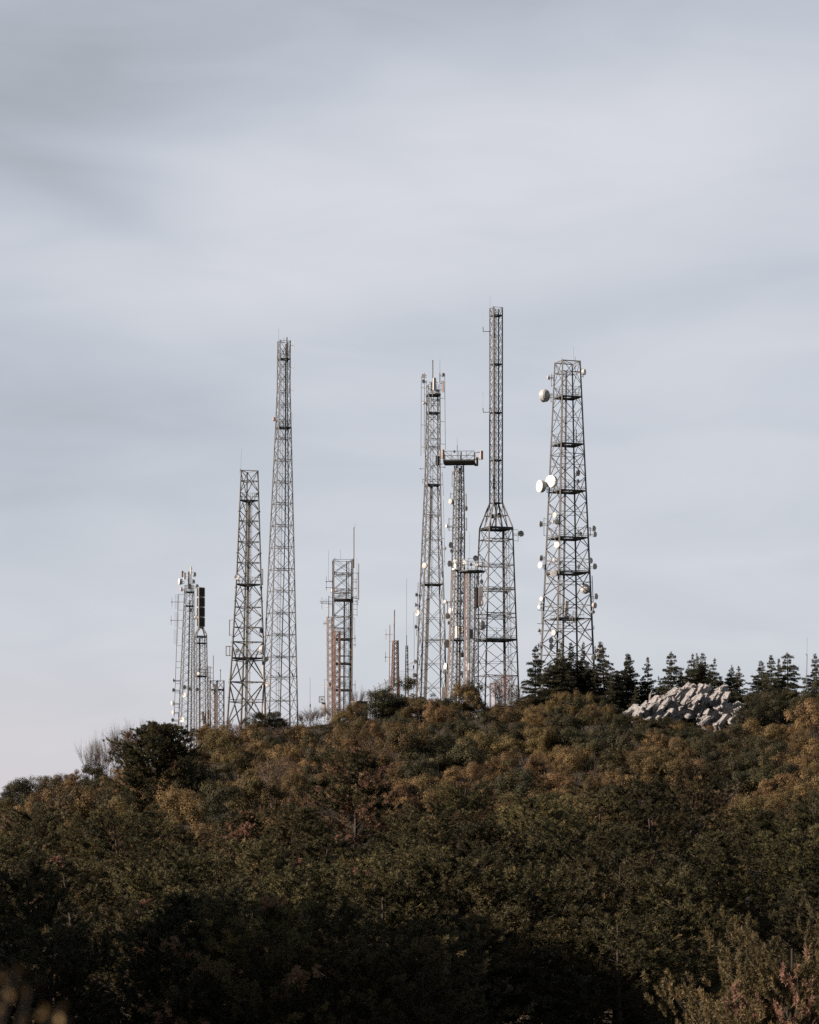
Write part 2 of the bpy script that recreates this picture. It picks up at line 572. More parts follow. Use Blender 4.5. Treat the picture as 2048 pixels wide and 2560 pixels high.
PROTO['pine'] = ([pine_parts(3 + 5 * i, 11.0, 4.3, (0, 0, 0.02, 0, 0.05, 0)[i], 1.15, (0.05, 0.1, 0.06, 0.14, 0.08, 0.05)[i], 0.2, 56, 0.2, (2.6, 2.1, 3.0, 1.8, 2.4, 2.8)[i], (0.93, 0.97, 0.92, 0.985, 0.95, 0.92)[i]) for i in range(6)], 8.4, 11.0)
PROTO['pinkpine'] = ([pine_parts(71 + 5 * i, 11.0, 4.3, (0.3, 0.55)[i], 1.15, 0.1) for i in range(2)], 8.4, 11.0)
PROTO['nearpine'] = ([pine_parts(331, 11.0, 4.6, 0.025, 1.75, 0.08, 0.25, 80, 0.13, 3.2, 0.88, 'brown_sunlit')], 8.6, 11.0)
PROTO['skypine'] = ([pine_parts(211, 10.5, 4.7, 0.04, 1.9, 0.02, 0.34, 56, 0.22, 2.4, 0.95)], 9.6, 10.5)
PROTO['cedar'] = ([cedar_parts(5 + 9 * i, 9.0, (2.9, 2.5, 3.1, 2.7, 3.3, 2.3, 2.8)[i], 1.0) for i in range(7)], 5.6, 9.0)

NAME = {'oak': ('oak_shrub', 'shrub'), 'olive': ('leafy_shrub', 'shrub'), 'ever': ('evergreen_bush', 'bush'), 'gold': ('autumn_shrub', 'shrub'),
        'red': ('sparse_shrub', 'shrub'), 'bare': ('bare_shrub', 'shrub'), 'pine': ('pine_tree', 'tree'), 'pinkpine': ('pine_tree', 'tree'),
        'skypine': ('pine_tree', 'tree'), 'nearpine': ('pine_tree', 'tree'), 'cedar': ('cedar_tree', 'tree')}
GROUP = {'oak_shrub': 'rusty oak shrubs on the hillside', 'leafy_shrub': 'olive shrubs on the hillside', 'evergreen_bush': 'dark evergreen bushes on the hillside',
         'autumn_shrub': 'golden shrubs on the hillside', 'sparse_shrub': 'reddish sparse shrubs on the hillside', 'bare_shrub': 'bare twiggy shrubs on the crest',
         'pine_tree': 'pine trees on the lower slope', 'cedar_tree': 'cedars along the crest'}
PLANTS = []     # (object, kind, px, py, width in metres)
USE = {}


def plant(kind, x, Y, width, height=None, label=None, sink=0.15, rz=None, proto=None):
    ms, w0, h0 = PROTO[kind]
    i = USE.get(kind, 0)
    USE[kind] = i + 1
    crown, stem = ms[(i * 2 + i // len(ms)) % len(ms) if proto is None else proto]
    nm, cat = NAME[kind]
    t = bpy.data.objects.new(nm, None)
    COL.objects.link(t)
    s = width / w0
    sz = s if height is None else height / h0
    t.location = (x, Y, ground(x, Y) - sink)
    t.rotation_euler = (0, 0, random.uniform(0, 6.28) if rz is None else rz)
    t.scale = (s, s, sz)
    for n2, me in (('crown', crown), ('trunk', stem)):
        o = bpy.data.objects.new(n2, me)
        COL.objects.link(o)
        o.parent = t
    t['category'] = cat
    t['group'] = GROUP[nm]
    if label:
        t['label'] = label
    hh = h0 * sz
    px = 1024 + x / Y * F
    py = HOR - (t.location.z + hh * 0.55) / Y * F
    PLANTS.append((t, kind, px, py, width, label))
    return t


def find_Y(px, py, h, frac=0.45, y0=92, y1=399):
    """depth at which a plant of height h on the slope has its middle on row py"""
    Y = y0
    while Y < y1:
        x = (px - 1024) / F * Y
        if HOR - (ground(x, Y) + h * frac) / Y * F <= py:
            return Y
        Y += 0.7
    return y1


SKYLINE = [(-100, 2000), (0, 1978), (60, 1952), (150, 1948), (250, 1912), (330, 1885), (370, 1850), (450, 1845), (520, 1830), (600, 1808), (700, 1796), (760, 1800), (830, 1792), (900, 1780), (930, 1748), (1000, 1716), (1100, 1745), (1150, 1755),
           (1230, 1766), (1330, 1748), (1420, 1742), (1500, 1752), (1550, 1785), (1640, 1796), (1740, 1806), (1790, 1822), (1840, 1812), (1862, 1722), (2150, 1718)]


def at(kind, px, py, wpx, asp=None, label=None, proto=None):
    """a plant whose middle shows at px, py on the slope, wpx pixels wide"""
    w = wpx / 16.0
    for _ in range(4):
        h = PROTO[kind][2] / PROTO[kind][1] * w * (asp or 1)
        Y = find_Y(px, py, h)
        w = wpx * Y / F
    h = PROTO[kind][2] / PROTO[kind][1] * w * (asp or 1)
    lim = interp(SKYLINE, px) + random.uniform(2, 14)
    g = ground((px - 1024) / F * Y, Y)
    if kind != 'skypine' and HOR - (g + h) / Y * F < lim:
        h = max(1.0, (HOR - lim) / F * Y - g)
    return plant(kind, (px - 1024) / F * Y, Y, w, h, label, proto=proto)


def crest(kind, px, top, wpx, Y=392, label=None, proto=None, rz=None):
    """a plant on the crest at depth Y with its tip on row top"""
    x = (px - 1024) / F * Y
    z = (HOR - top) / F * Y
    h = max(1.0, z - ground(x, Y) + 0.15)
    return plant(kind, x, Y, wpx * Y / F, h, label, proto=proto, rz=rz)


# ------------------------------------------------------------------ ground
def axis_pts(lo, hi, fine_lo, fine_hi, step, grow=1.35):
    a = list(np.arange(fine_lo, fine_hi + 0.01, step))
    s = step
    while a[-1] < hi:
        s *= grow
        a.append(a[-1] + s)
    s = step
    while a[0] > lo:
        s *= grow
        a.insert(0, a[0] - s)
    return a


xs = axis_pts(-3000, 3000, -110, 110, 2.5)
ys = axis_pts(-200, 5000, -10, 470, 2.5)
gv, gf = [], []
for Y in ys:
    for x in xs:
        gv.append((x, Y, ground(x, Y)))
nx = len(xs)
for j in range(len(ys) - 1):
    for i in range(nx - 1):
        k = j * nx + i
        gf.append((k, k + 1, k + nx + 1, k + nx))
me = bpy.data.meshes.new('hillside')
me.from_pydata(gv, [], gf)
me.polygons.foreach_set('use_smooth', [True] * len(me.polygons))
me.materials.append(M['soil'])
go = bpy.data.objects.new('hillside', me)
COL.objects.link(go)
keep(go, 'structure')

# undergrowth between the shrubs
n = 330000
Yv = 105 + (402 - 105) * RNG.random(n) ** 0.8
xv = (RNG.random(n) * 2 - 1) * 0.185 * Yv
keepm = np.sin(xv * 0.9 + Yv * 0.35) + np.sin(xv * 0.37 - Yv * 0.8 + 2) + RNG.normal(0, 0.8, n) > -0.6
xv, Yv = xv[keepm], Yv[keepm]
n = len(xv)
zg = np.array([ground(a, b) for a, b in zip(xv, Yv)])
hump = 0.5 + 0.45 * np.sin(xv * 1.3 + Yv * 0.6) * np.sin(Yv * 1.1 - xv * 0.4)
Cc = np.stack([xv, Yv, zg + RNG.random(n) * 1.0 * hump], axis=1)
Dd = unit(RNG.normal(size=(n, 3)) + (0, 0, 0.6))
V, Q = leaves(Cc, Dd, RNG.uniform(0.13, 0.26, n), RNG.uniform(0.08, 0.15, n), RNG)
tone = np.clip(0.45 + 0.25 * np.sin(xv * 0.35 + Yv * 0.11) + RNG.normal(0, 0.2, n), 0, 1)
uo = bpy.data.objects.new('undergrowth', npmesh('undergrowth', V, Q, 'under', tone))
COL.objects.link(uo)
keep(uo, 'stuff')

# ------------------------------------------------------------------ plants: where they stand
# the crest
at('skypine', 400, 1945, 255, 0.82, 'broad dark pine breaking the skyline below the mast with stacked panels')
for i, (px, top, w, Y) in enumerate([(232, 1868, 78, 388), (268, 1848, 80, 386), (305, 1832, 84, 388), (338, 1822, 70, 390), (375, 1815, 60, 392)]):
    crest('bare', px, top, w, Y)
for px, top, w, Y, k in [(665, 1774, 105, 388, 'ever'), (640, 1790, 70, 384, 'ever'), (610, 1800, 70, 388, 'red'), (690, 1785, 60, 386, 'ever'), (712, 1800, 60, 390, 'red'),
                         (740, 1812, 60, 386, 'red'), (785, 1772, 62, 392, 'bare'), (768, 1785, 55, 390, 'bare'), (842, 1762, 70, 389, 'bare'), (858, 1770, 75, 386, 'olive'), (892, 1728, 40, 391, 'bare'), (882, 1764, 60, 383, 'olive'), (908, 1770, 60, 382, 'ever'),
                         (1008, 1712, 120, 382, 'ever'), (955, 1735, 100, 380, 'ever'), (1085, 1736, 80, 384, 'ever'), (1050, 1750, 90, 378, 'olive'),
                         (1166, 1702, 80, 386, 'olive'), (1180, 1700, 62, 388, 'ever'), (1262, 1702, 70, 389, 'red'), (1288, 1712, 50, 390, 'red'), (1215, 1752, 70, 387, 'olive'), (1258, 1748, 75, 386, 'oak'), (1300, 1745, 75, 386, 'olive'), (1130, 1744, 70, 385, 'olive'), (1140, 1755, 60, 386, 'bare'), (1230, 1762, 60, 386, 'bare'),
                         (1860, 1716, 85, 384, 'ever'), (1915, 1712, 90, 382, 'ever'), (1965, 1714, 85, 384, 'ever'), (2020, 1712, 95, 382, 'ever'), (2060, 1716, 80, 384, 'ever'), (1890, 1740, 90, 376, 'ever'),
                         (1320, 1752, 70, 384, 'ever'), (1365, 1752, 80, 384, 'olive'), (1415, 1738, 80, 386, 'olive'), (1460, 1740, 80, 384, 'olive'), (1510, 1748, 75, 384, 'ever'),
                         (30, 1965, 80, 388, 'ever'), (72, 1942, 62, 390, 'ever'), (118, 1948, 85, 388, 'olive'), (158, 1944, 60, 390, 'oak'), (190, 1932, 55, 388, 'oak'), (232, 1906, 95, 386, 'ever'),
                         (545, 1806, 80, 386, 'oak'), (505, 1826, 80, 380, 'oak'), (570, 1796, 60, 390, 'red'), (520, 1812, 60, 392, 'oak')]:
    crest(k, px, top, w * (1.2 if k == 'ever' else 1.08), Y)

for i in range(11):                                     # scrub along the foot of the rocks
    px = 1548 + 31 * i
    crest(('ever', 'olive', 'ever', 'oak')[i % 4], px, interp([(1540, 1788), (1640, 1796), (1740, 1803), (1800, 1818), (1860, 1815)], px) + random.uniform(-3, 5), random.uniform(62, 85), 372 + random.uniform(-2, 2))
for i in range(25):                                     # scrub along the crest
    px = 572 + 40 * i
    crest(('olive', 'oak', 'ever', 'red', 'olive', 'oak', 'bare')[(i * 3) % 7], px, interp(SKYLINE, px) + random.uniform(14, 24), random.uniform(62, 88), 384 + random.uniform(-3, 5))

# cedars: (tip px, tip row, width px, depth)
for i, (px, top, w, Y) in enumerate([(1337, 1612, 92, 399), (1392, 1606, 118, 394), (1372, 1652, 95, 392), (1432, 1608, 98, 401), (1455, 1604, 84, 403), (1512, 1603, 110, 396), (1490, 1660, 80, 393), (1562, 1632, 92, 400), (1583, 1636, 84, 403),
                                     (1621, 1642, 88, 399), (1677, 1628, 108, 397), (1720, 1634, 92, 402), (1741, 1635, 78, 404), (1763, 1634, 110, 400), (1779, 1646, 110, 398), (1826, 1664, 66, 401), (1840, 1666, 78, 399),
                                     (1904, 1650, 90, 403), (1931, 1638, 94, 400), (1950, 1646, 84, 404), (1972, 1630, 110, 401), (2046, 1634, 96, 402), (1588, 1715, 42, 388), (1530, 1690, 60, 392), (1650, 1690, 60, 402), (1415, 1680, 80, 391), (1400, 1640, 130, 393), (1440, 1650, 120, 395), (1475, 1655, 90, 397), (1545, 1680, 90, 395), (1750, 1660, 130, 399), (1700, 1675, 90, 397), (1800, 1690, 80, 400), (1605, 1690, 90, 398)]):
    crest('cedar', px + random.uniform(-3, 3), top, w * (1.45, 1.15, 1.6, 1.3, 1.05)[i % 5], Y)

# the slope: letter, px, py   B oak, G evergreen, O olive, Y golden, R reddish, P pine
SEED = """G20,2000 B60,2062 R30,2110 B112,2060 G172,2042 O120,1990 B185,1985 G245,1958 B312,1945 B330,1905 O270,2062 G292,2040 B332,2002 O262,2000 G420,1990 G470,1968 G560,1948 G618,1918 G680,1902 O540,1888
B520,1862 B600,1868 B440,2030 B422,1995 B482,1990 G470,2014 B560,1990 B620,2002 B652,1962 B380,2052 B452,2062 G552,2022 G572,2062 O622,2072 B682,2052 B660,1862 G692,1880 O200,2082 B232,2130 B302,2132 O352,2112
B402,2102 B482,2112 B522,2112 O642,2092 B662,2150 R720,1812 O740,1852 B748,1882 G800,1880 G832,1826 B852,1842 O900,1824 O882,1852 G960,1822 G1002,1830 B990,1862 R940,1902 B930,1852 G1060,1850 B1082,1802 O1130,1796 G1160,1832 G1222,1862
G1280,1862 Y1300,1818 B1335,1806 O1250,1822 G1080,1890 G1104,1866 G1042,1902 G1120,1902 B1002,1942 B962,1922 O902,1932 B832,1902 O842,1924 G800,1934 B760,1942 R720,1942 O742,1992 G802,1962 G1052,1942 G1100,1932
G1162,1902 O1222,1892 B1272,1932 B1240,1952 B1342,1922 O1382,1902 B1182,1962 B1130,1972 O1062,1982 B1112,1992 B1032,2002 B990,2012 B1202,1992 G1292,1982 B1322,1992 B1362,1982 B1252,2012 B1202,2032 O1160,2052
G1042,2022 B752,2032 G722,2062 B1282,2042 B1332,2052 O1372,2042 B1242,2082 B1082,2052 O1400,1776 B1432,1766 O1482,1792 B1352,1796 O1382,1822 G1432,1812 O1502,1806 G1542,1834 G1602,1828 G1652,1828 G1702,1824 G1752,1832 G1790,1846
B1562,1872 B1602,1892 B1652,1872 B1702,1892 G1752,1872 R1812,1842 O1852,1842 O1902,1852 G1872,1802 G1932,1782 G1990,1782 O2035,1790 B1992,1832 B2032,1832 B1962,1852 O2002,1882 G1832,1872 G1882,1902 G1932,1892 B1862,1882 O1822,1902
G1792,1902 G1452,1872 G1402,1862 O1362,1882 G1482,1902 G1522,1882 B1432,1932 B1392,1952 R1502,1952 O1482,1992 B1552,1972 Y1582,1996 O1622,1942 O1682,1942 B1742,1952 G1802,1952 G1852,1952 G1902,1962 G1952,1942 B2002,1942
B2032,1922 B1982,1992 B1922,1992 O1962,2022 O2022,2002 G1562,2032 G1642,2032 B1422,2032 O1482,2042 B1352,2002 O1362,2062 B1852,2032 B1932,2046 R1802,2002 O1760,2032 B1990,2070 G2030,2052 O1880,2080 B1700,1985 O650,2030 B150,2135 O20,2060 G90,2030
B880,1975 B920,1992 O860,2010 R690,1985 B780,1905 O1180,1872 O1320,1872 B1410,1990 G1530,1930 O950,1972 B700,2020 B850,1955 O2040,1965 B1950,1905 O1650,1905 B1600,1930 B2010,1860 B340,1960 O380,1985 O500,1925 G450,1935 O590,1915 B710,1925 B640,1890
O0,1990 B-20,2050 B10,2085 G70,2090 B2055,1890 G2060,2010 B2050,2090 B1750,1985 O1560,1905 B1260,1905 O880,1890 O1020,1870 O1000,1895"""
KMAP = {'B': 'oak', 'G': 'ever', 'O': 'olive', 'Y': 'gold', 'R': 'red'}
for tok in SEED.split():
    k = KMAP[tok[0]]
    a, b = tok[1:].split(',')
    a, b = float(a), float(b)
    w = (98 + 40 * (b - 1800) / 300) * random.uniform(0.8, 1.3)
    w *= {'gold': 0.7, 'oak': 0.92, 'ever': 1.12, 'red': 0.85}.get(k, 1)
    at(k, a, b, w, random.uniform(0.9, 1.25))

# pines on the lower slope: middle px, middle row, width px
for px, py, w, kind in [(885, 2115, 290, 'pinkpine'), (605, 2190, 200, 'pinkpine'), (105, 2215, 290, 'pine'), (300, 2250, 300, 'pine'), (1150, 2115, 200, 'pine'), (1330, 2190, 290, 'pine'), (1500, 2160, 260, 'pine'),
                        (1730, 2090, 210, 'pine'), (1640, 2170, 240, 'pine'), (1900, 2200, 270, 'pine'), (2040, 2170, 220, 'pine'), (720, 2190, 260, 'pine'), (460, 2230, 230, 'pine'), (1060, 2210, 280, 'pine'),
                        (-10, 2330, 300, 'pine'), (190, 2370, 330, 'pine'), (420, 2380, 330, 'pine'), (620, 2330, 300, 'pine'), (800, 2290, 320, 'pine'), (980, 2340, 320, 'pine'), (1210, 2300, 320, 'pine'), (1420, 2300, 320, 'pine'), (1590, 2300, 300, 'pine'),
                        (1780, 2290, 300, 'pine'), (1990, 2290, 280, 'pine'), (70, 2480, 380, 'pine'), (310, 2490, 370, 'pine'), (540, 2480, 370, 'pine'), (760, 2430, 360, 'pine'), (960, 2470, 380, 'pine'), (1150, 2430, 360, 'pine'), (1340, 2470, 380, 'pine'),
                        (1540, 2430, 370, 'pine'), (1720, 2470, 380, 'pine'), (2060, 2420, 340, 'pine'), (1230, 2560, 420, 'pine'), (860, 2570, 420, 'pine'), (440, 2590, 420, 'pine'), (1560, 2580, 420, 'pine'), (130, 2600, 420, 'pine'), (640, 2600, 420, 'pine'), (1040, 2610, 420, 'pine')]:
    at(kind, px, py, w * random.uniform(1.1, 1.35), random.uniform(0.72, 0.92))
# the lit pine standing nearer
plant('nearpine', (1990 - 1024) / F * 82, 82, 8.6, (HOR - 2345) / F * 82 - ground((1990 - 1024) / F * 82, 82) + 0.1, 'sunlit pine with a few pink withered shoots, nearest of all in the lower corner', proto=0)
# shrubs that close the gaps between the pines
for px, py, k in [(40, 2150, 'oak'), (210, 2170, 'oak'), (400, 2160, 'oak'), (520, 2170, 'oak'), (440, 2140, 'gold'), (660, 2215, 'oak'), (980, 2080, 'olive'), (1020, 2120, 'olive'), (1240, 2130, 'oak'), (1420, 2100, 'olive'), (1450, 2090, 'gold'), (1560, 2090, 'olive'),
                  (1830, 2110, 'oak'), (1900, 2100, 'oak'), (1960, 2120, 'oak'), (2030, 2110, 'oak'), (1990, 2150, 'gold'), (1940, 2090, 'oak'), (2040, 2230, 'olive'), (520, 2280, 'oak'), (1270, 2080, 'oak'), (1780, 2160, 'ever'), (1300, 2100, 'oak'), (700, 2110, 'oak'), (760, 2090, 'olive'), (1000, 2050, 'oak'), (940, 2040, 'oak'),
                  (160, 2160, 'ever'), (350, 2170, 'ever'), (90, 2170, 'olive'), (1100, 2080, 'oak'), (1400, 2070, 'oak'), (1520, 2070, 'oak'), (1600, 2070, 'ever'), (1680, 2060, 'oak'), (1820, 2070, 'olive'), (0, 2120, 'oak')]:
    at(k, px, py, 125 if k != 'gold' else 80, random.uniform(0.9, 1.15))


# ------------------------------------------------------------------ lattice towers
class Tower:
    def __init__(s, name, label, Y, prof, phi, n=4, mat='steel', group='lattice towers on the crest'):
        s.Y, s.phi, s.n, s.mat = Y, R(phi), n, mat
        px = prof[-1][1]
        x = (px - 1024) / F * Y
        s.foot = HOR - (ground(x, Y) - 0.6) / Y * F
        if prof[-1][0] < s.foot:                       # carry the legs down to the soil
            (y0, c0, r0), (y1, c1, r1) = prof[-2], prof[-1]
            t = (s.foot - y1) / max(1.0, (y1 - y0))
            prof = prof + [(s.foot, c1 + (c1 - c0) * t, r1 + (r1 - r0) * t)]
        s.prof = prof
        s.o = thing(name, label, 'tower', (x, Y, ground(x, Y)), group)

    def cr(s, py):
        return interp([(a, b) for a, b, c in s.prof], py), interp([(a, c) for a, b, c in s.prof], py)

    def ctr(s, py):
        return P(s.cr(py)[0], py, s.Y)

    def corner(s, k, py, f=1.0):
        c, r = s.cr(py)
        a = -s.phi + 2 * math.pi * k / s.n
        r = r / F * s.Y * f
        return P(c, py, s.Y) + Vector((r * math.cos(a), r * math.sin(a), 0))

    def legs(s, w, n=4, w1=None, flange=None):
        ps = [a for a, b, c in s.prof]
        w1 = w1 or w
        for k in range(s.n):
            mb = MB()
            for a, b in zip(ps, ps[1:]):
                t0, t1 = (a - ps[0]) / (ps[-1] - ps[0]), (b - ps[0]) / (ps[-1] - ps[0])
                mb.bar(s.corner(k, a), s.corner(k, b), w + (w1 - w) * t0, n, w + (w1 - w) * t1)
            for py in (flange or []):
                c = s.corner(k, py)
                mb.lathe(c - Vector((0, 0, 0.08)), (0, 0, 1), [(0, w * 1.0), (0.16, w * 1.0)], 8)
            mb.build('leg', s.mat, s.o)

    def brace(s, nodes, w, mid=True, nodeh=False, double=0.0, style='X', mat=None):
        nodes = [y for y in nodes if y < s.foot]
        w *= 0.78
        for k in range(s.n):
            mb = MB()
            j = (k + 1) % s.n
            for i, (a, b) in enumerate(zip(nodes, nodes[1:])):
                A0, A1, B0, B1 = s.corner(k, a), s.corner(k, b), s.corner(j, a), s.corner(j, b)
                if style == 'X':
                    mb.bar(A0, B1, w)
                    off = (B0 - A0).cross(Vector((0, 0, 1))).normalized() * w * 1.05
                    mb.bar(B0 + off, A1 + off, w)
                    if double:
                        mb.bar(A0 + Vector((0, 0, double)), B1 + Vector((0, 0, double)), w * 0.8)
                elif style == 'Z':
                    if i % 2:
                        mb.bar(A0, B1, w)
                    else:
                        mb.bar(B0, A1, w)
                elif style == 'K':
                    m = (A1 + B1) / 2
                    mb.bar(A0, m, w)
                    mb.bar(B0, m, w)
                if mid and style == 'X':
                    wa, wb = (B0 - A0).length, (B1 - A1).length
                    t = wa / (wa + wb)
                    mb.bar(A0.lerp(A1, t), B0.lerp(B1, t), w * 0.7)
                if nodeh:
                    mb.bar(A0, B0, w * 0.85)
            mb.bar(s.corner(k, nodes[0]), s.corner(j, nodes[0]), w)
            mb.build('bracing', mat or s.mat, s.o)

    def ring(s, py, w):
        mb = MB()
        for k in range(s.n):
            mb.bar(s.corner(k, py), s.corner((k + 1) % s.n, py), w)
        mb.bar(s.corner(0, py), s.corner(s.n // 2, py), w * 0.8)
        if s.n == 4:
            mb.bar(s.corner(1, py) + Vector((0, 0, w)), s.corner(3, py) + Vector((0, 0, w)), w * 0.8)
        return mb.build('ring_frame', s.mat, s.o)

    def deck(s, py, rail=True, f=1.0, t=0.14, mat='darksteel', hole=True, railh=1.1):
        """grating deck with edge beams; a railing on posts is its sub-part"""
        mb = MB()
        pts = [s.corner(k, py, f * 0.97) for k in range(s.n)]
        c = s.ctr(py)
        if hole:                                       # deck strips with a hatch left open
            inner = [c.lerp(p, 0.32) for p in pts]
            for k in range(s.n):
                j = (k + 1) % s.n
                mb.poly([pts[k], pts[j], inner[j], inner[k]], 0.06)
        else:
            mb.poly(pts, 0.08)
        for k in range(s.n):
            mb.bar(pts[k] - Vector((0, 0, .1)), pts[(k + 1) % s.n] - Vector((0, 0, .1)), t)
        d = mb.build('platform', mat, s.o)
        if rail:
            rb = MB()
            for k in range(s.n):
                j = (k + 1) % s.n
                for hh in (0.55, railh):
                    rb.bar(pts[k] + Vector((0, 0, hh)), pts[j] + Vector((0, 0, hh)), 0.045)
                for q in (0.0, 0.33, 0.67):
                    b = pts[k].lerp(pts[j], q)
                    rb.bar(b, b + Vector((0, 0, railh)), 0.045)
            rb.build('railing', s.mat, d, origin=s.o['o'])
        return d

    def ladder(s, fx, fy, y0, y1, cage=True, w=0.42, hoop=1.7):
        """ladder at fx, fy (fractions of the corner radius) from row y0 down to y1"""
        y1 = min(y1, s.foot)

        def pt(py, dx=0.0, dy=0.0):
            c, r = s.cr(py)
            return P(c, py, s.Y) + Vector((fx * r / F * s.Y + dx, fy * r / F * s.Y + dy, 0))
        mb = MB()
        a, b = pt(y0), pt(y1)
        for dx in (-w / 2, w / 2):
            mb.bar(pt(y0, dx), pt(y1, dx), 0.055)
        n = int((a - b).length / 0.42)
        for i in range(n):
            c = a.lerp(b, i / n)
            mb.bar(c + Vector((-w / 2, 0, 0)), c + Vector((w / 2, 0, 0)), 0.03, 3)
        ob = mb.build('ladder', s.mat, s.o)
        if cage:
            cb = MB()
            n = max(2, int((a - b).length / hoop))
            ang = [R(180 + 36 * q) for q in range(6)]
            for i in range(n + 1):
                c = a.lerp(b, i / n)
                ps = [c + Vector((0.48 * math.cos(t), 0.85 * math.sin(t), 0)) for t in ang]
                for p, q in zip(ps, ps[1:]):
                    cb.bar(p, q, 0.05, 3)
            for t in ang[1:-1]:
                o = Vector((0.48 * math.cos(t), 0.85 * math.sin(t), 0))
                cb.bar(a + o, b + o, 0.03, 3)
            cb.build('safety_cage', s.mat, ob, origin=s.o['o'])

    def tray(s, fx, fy, y0, y1, w=0.3, mat='galv', n=3, fx1=None):
        y1 = min(y1, s.foot)
        mb = MB()
        for i in range(n):
            d = Vector(((i - (n - 1) / 2) * w / n * 1.1, 0, 0))
            c, r = s.cr(y0)
            c2, r2 = s.cr(y1)
            k = s.Y / F
            mb.bar(P(c, y0, s.Y) + Vector((fx * r * k, fy * r * k, 0)) + d, P(c2, y1, s.Y) + Vector(((fx if fx1 is None else fx1) * r2 * k, fy * r2 * k, 0)) + d, w / n, 4)
        mb.build('cable_run', mat, s.o)

    def near(s, px, py):
        """leg whose place on this row is nearest to px"""
        return min((s.corner(k, py) for k in range(s.n)), key=lambda c: abs(1024 + c.x / c.y * F - px) + 0.3 * (c.y - s.Y))

    def dish(s, px, py, d, az, kind='drum', mat='white', tilt=0.0, Y=None, arm=True):
        """dish of d pixels facing az degrees (0 towards the lookout, -90 west)"""
        if kind == 'disc' and mat == 'grey' and -20 <= az <= 25:
            az += 30
        lg = s.near(px, py)
        Y0 = lg.y if Y is None else s.Y + Y
        D = d / F * Y0
        ax = Vector((math.sin(R(az)), -math.cos(R(az)), tilt)).normalized()
        if Y is None:                                  # the dish stands clear of the leg that carries it
            Y0 += ax.y * (0.36 * D + 0.35)
        c = P(px, py, Y0)
        mb = MB()
        r = D / 2
        if kind == 'drum':
            mb.lathe(c, ax, [(-0.34 * D, 0.10 * D), (-0.3 * D, 0.22 * D), (-0.2 * D, r * 0.8), (-0.08 * D, r * 0.98), (0.2 * D, r)], 20)
            o = mb.build('dish_antenna', 'grey' if mat == 'white' else mat, s.o, smooth=False)
            rb = MB().lathe(c, ax, [(0.2 * D, r * 1.012), (0.225 * D, r * 1.012), (0.25 * D, r * 0.93), (0.268 * D, r * 0.55), (0.275 * D, 0.01)], 20)
            rb.build('radome', mat, o, origin=s.o['o'])
        elif kind == 'bowl':
            prof = [(-0.20 * D, 0.02), (-0.185 * D, 0.2 * r), (-0.13 * D, 0.55 * r), (-0.05 * D, 0.85 * r), (0.02 * D, r), (0.035 * D, r * 0.99), (-0.03 * D, 0.83 * r), (-0.105 * D, 0.53 * r), (-0.155 * D, 0.2 * r), (-0.165 * D, 0.01)]
            mb.lathe(c, ax, prof, 20)
            o = mb.build('dish_antenna', mat, s.o)
            fb = MB().bar(c - ax * 0.15 * D, c + ax * 0.2 * D, 0.06)
            fb.box(c + ax * 0.2 * D, (0.12, 0.12, 0.12))
            fb.build('feed_horn', 'darksteel', o, origin=s.o['o'])
        else:                                          # flat disc dish with a shallow shroud
            mb.lathe(c, ax, [(-0.3 * D, 0.05 * D), (-0.22 * D, 0.2 * D), (-0.07 * D, r * 0.86), (0.0, r), (0.06 * D, r), (0.085 * D, r * 0.6), (0.09 * D, 0.01)], 20)
            o = mb.build('dish_antenna', mat, s.o)
        if arm:
            bb = MB()
            back = c - ax * 0.3 * D
            bb.bar(back, Vector((lg.x, lg.y, back.z)), 0.09)
            bb.bar(back + Vector((0, 0, -0.45 * r - 0.25)), back + Vector((0, 0, 0.45 * r + 0.25)), 0.1, 6)
            bb.bar(back + Vector((0, 0, -0.3 * r - 0.1)), Vector((lg.x, lg.y, back.z - 0.3 * r - 0.1)), 0.07)
            bb.build('bracket', 'darksteel', o, origin=s.o['o'])
        return o

    def rod(s, px, y0, y1, w=0.09, standoffs=(), mat=None, px1=None, name='antenna_pole', Y=None):
        m = (y0 + y1) / 2
        lg = s.near(px, m)
        Y0 = lg.y if Y is None else s.Y + Y
        px1 = px if px1 is None else px1
        mb = MB()
        mb.bar(P(px, y0, Y0), P(px1, y1, Y0), w, 6)
        for py in standoffs:
            q = px + (px1 - px) * (py - y0) / (y1 - y0)
            l2 = s.near(q, py)
            mb.bar(P(q, py, Y0), l2, 0.06)
        return mb.build(name, mat or s.mat, s.o)

    def panel(s, px, py, w, h, az=0, mat='white', tilt=0.0, depth=0.25, Y=None, arm=True):
        lg = s.near(px, py)
        Y0 = lg.y - 0.3 if Y is None else s.Y + Y
        c = P(px, py, Y0)
        k = Y0 / F
        rot = Matrix.Rotation(R(az), 3, 'Z') @ Matrix.Rotation(R(tilt), 3, 'Y')
        mb = MB().box(c, (w * k, depth, h * k), rot)
        mb.box(c + rot @ Vector((0, 0, h * k * 0.5 + 0.03)), (w * k * 0.9, depth * 0.85, 0.06), rot)
        mb.box(c + rot @ Vector((0, 0, -h * k * 0.5 - 0.03)), (w * k * 0.9, depth * 0.85, 0.06), rot)
        o = mb.build('panel_antenna', mat, s.o)
        if arm:
            b = MB()
            for q in (-0.3, 0.3):
                b.bar(c + Vector((0, 0, q * h * k)), Vector((lg.x, lg.y, c.z + q * h * k)), 0.07)
            b.build('bracket', 'darksteel', o, origin=s.o['o'])
        return o

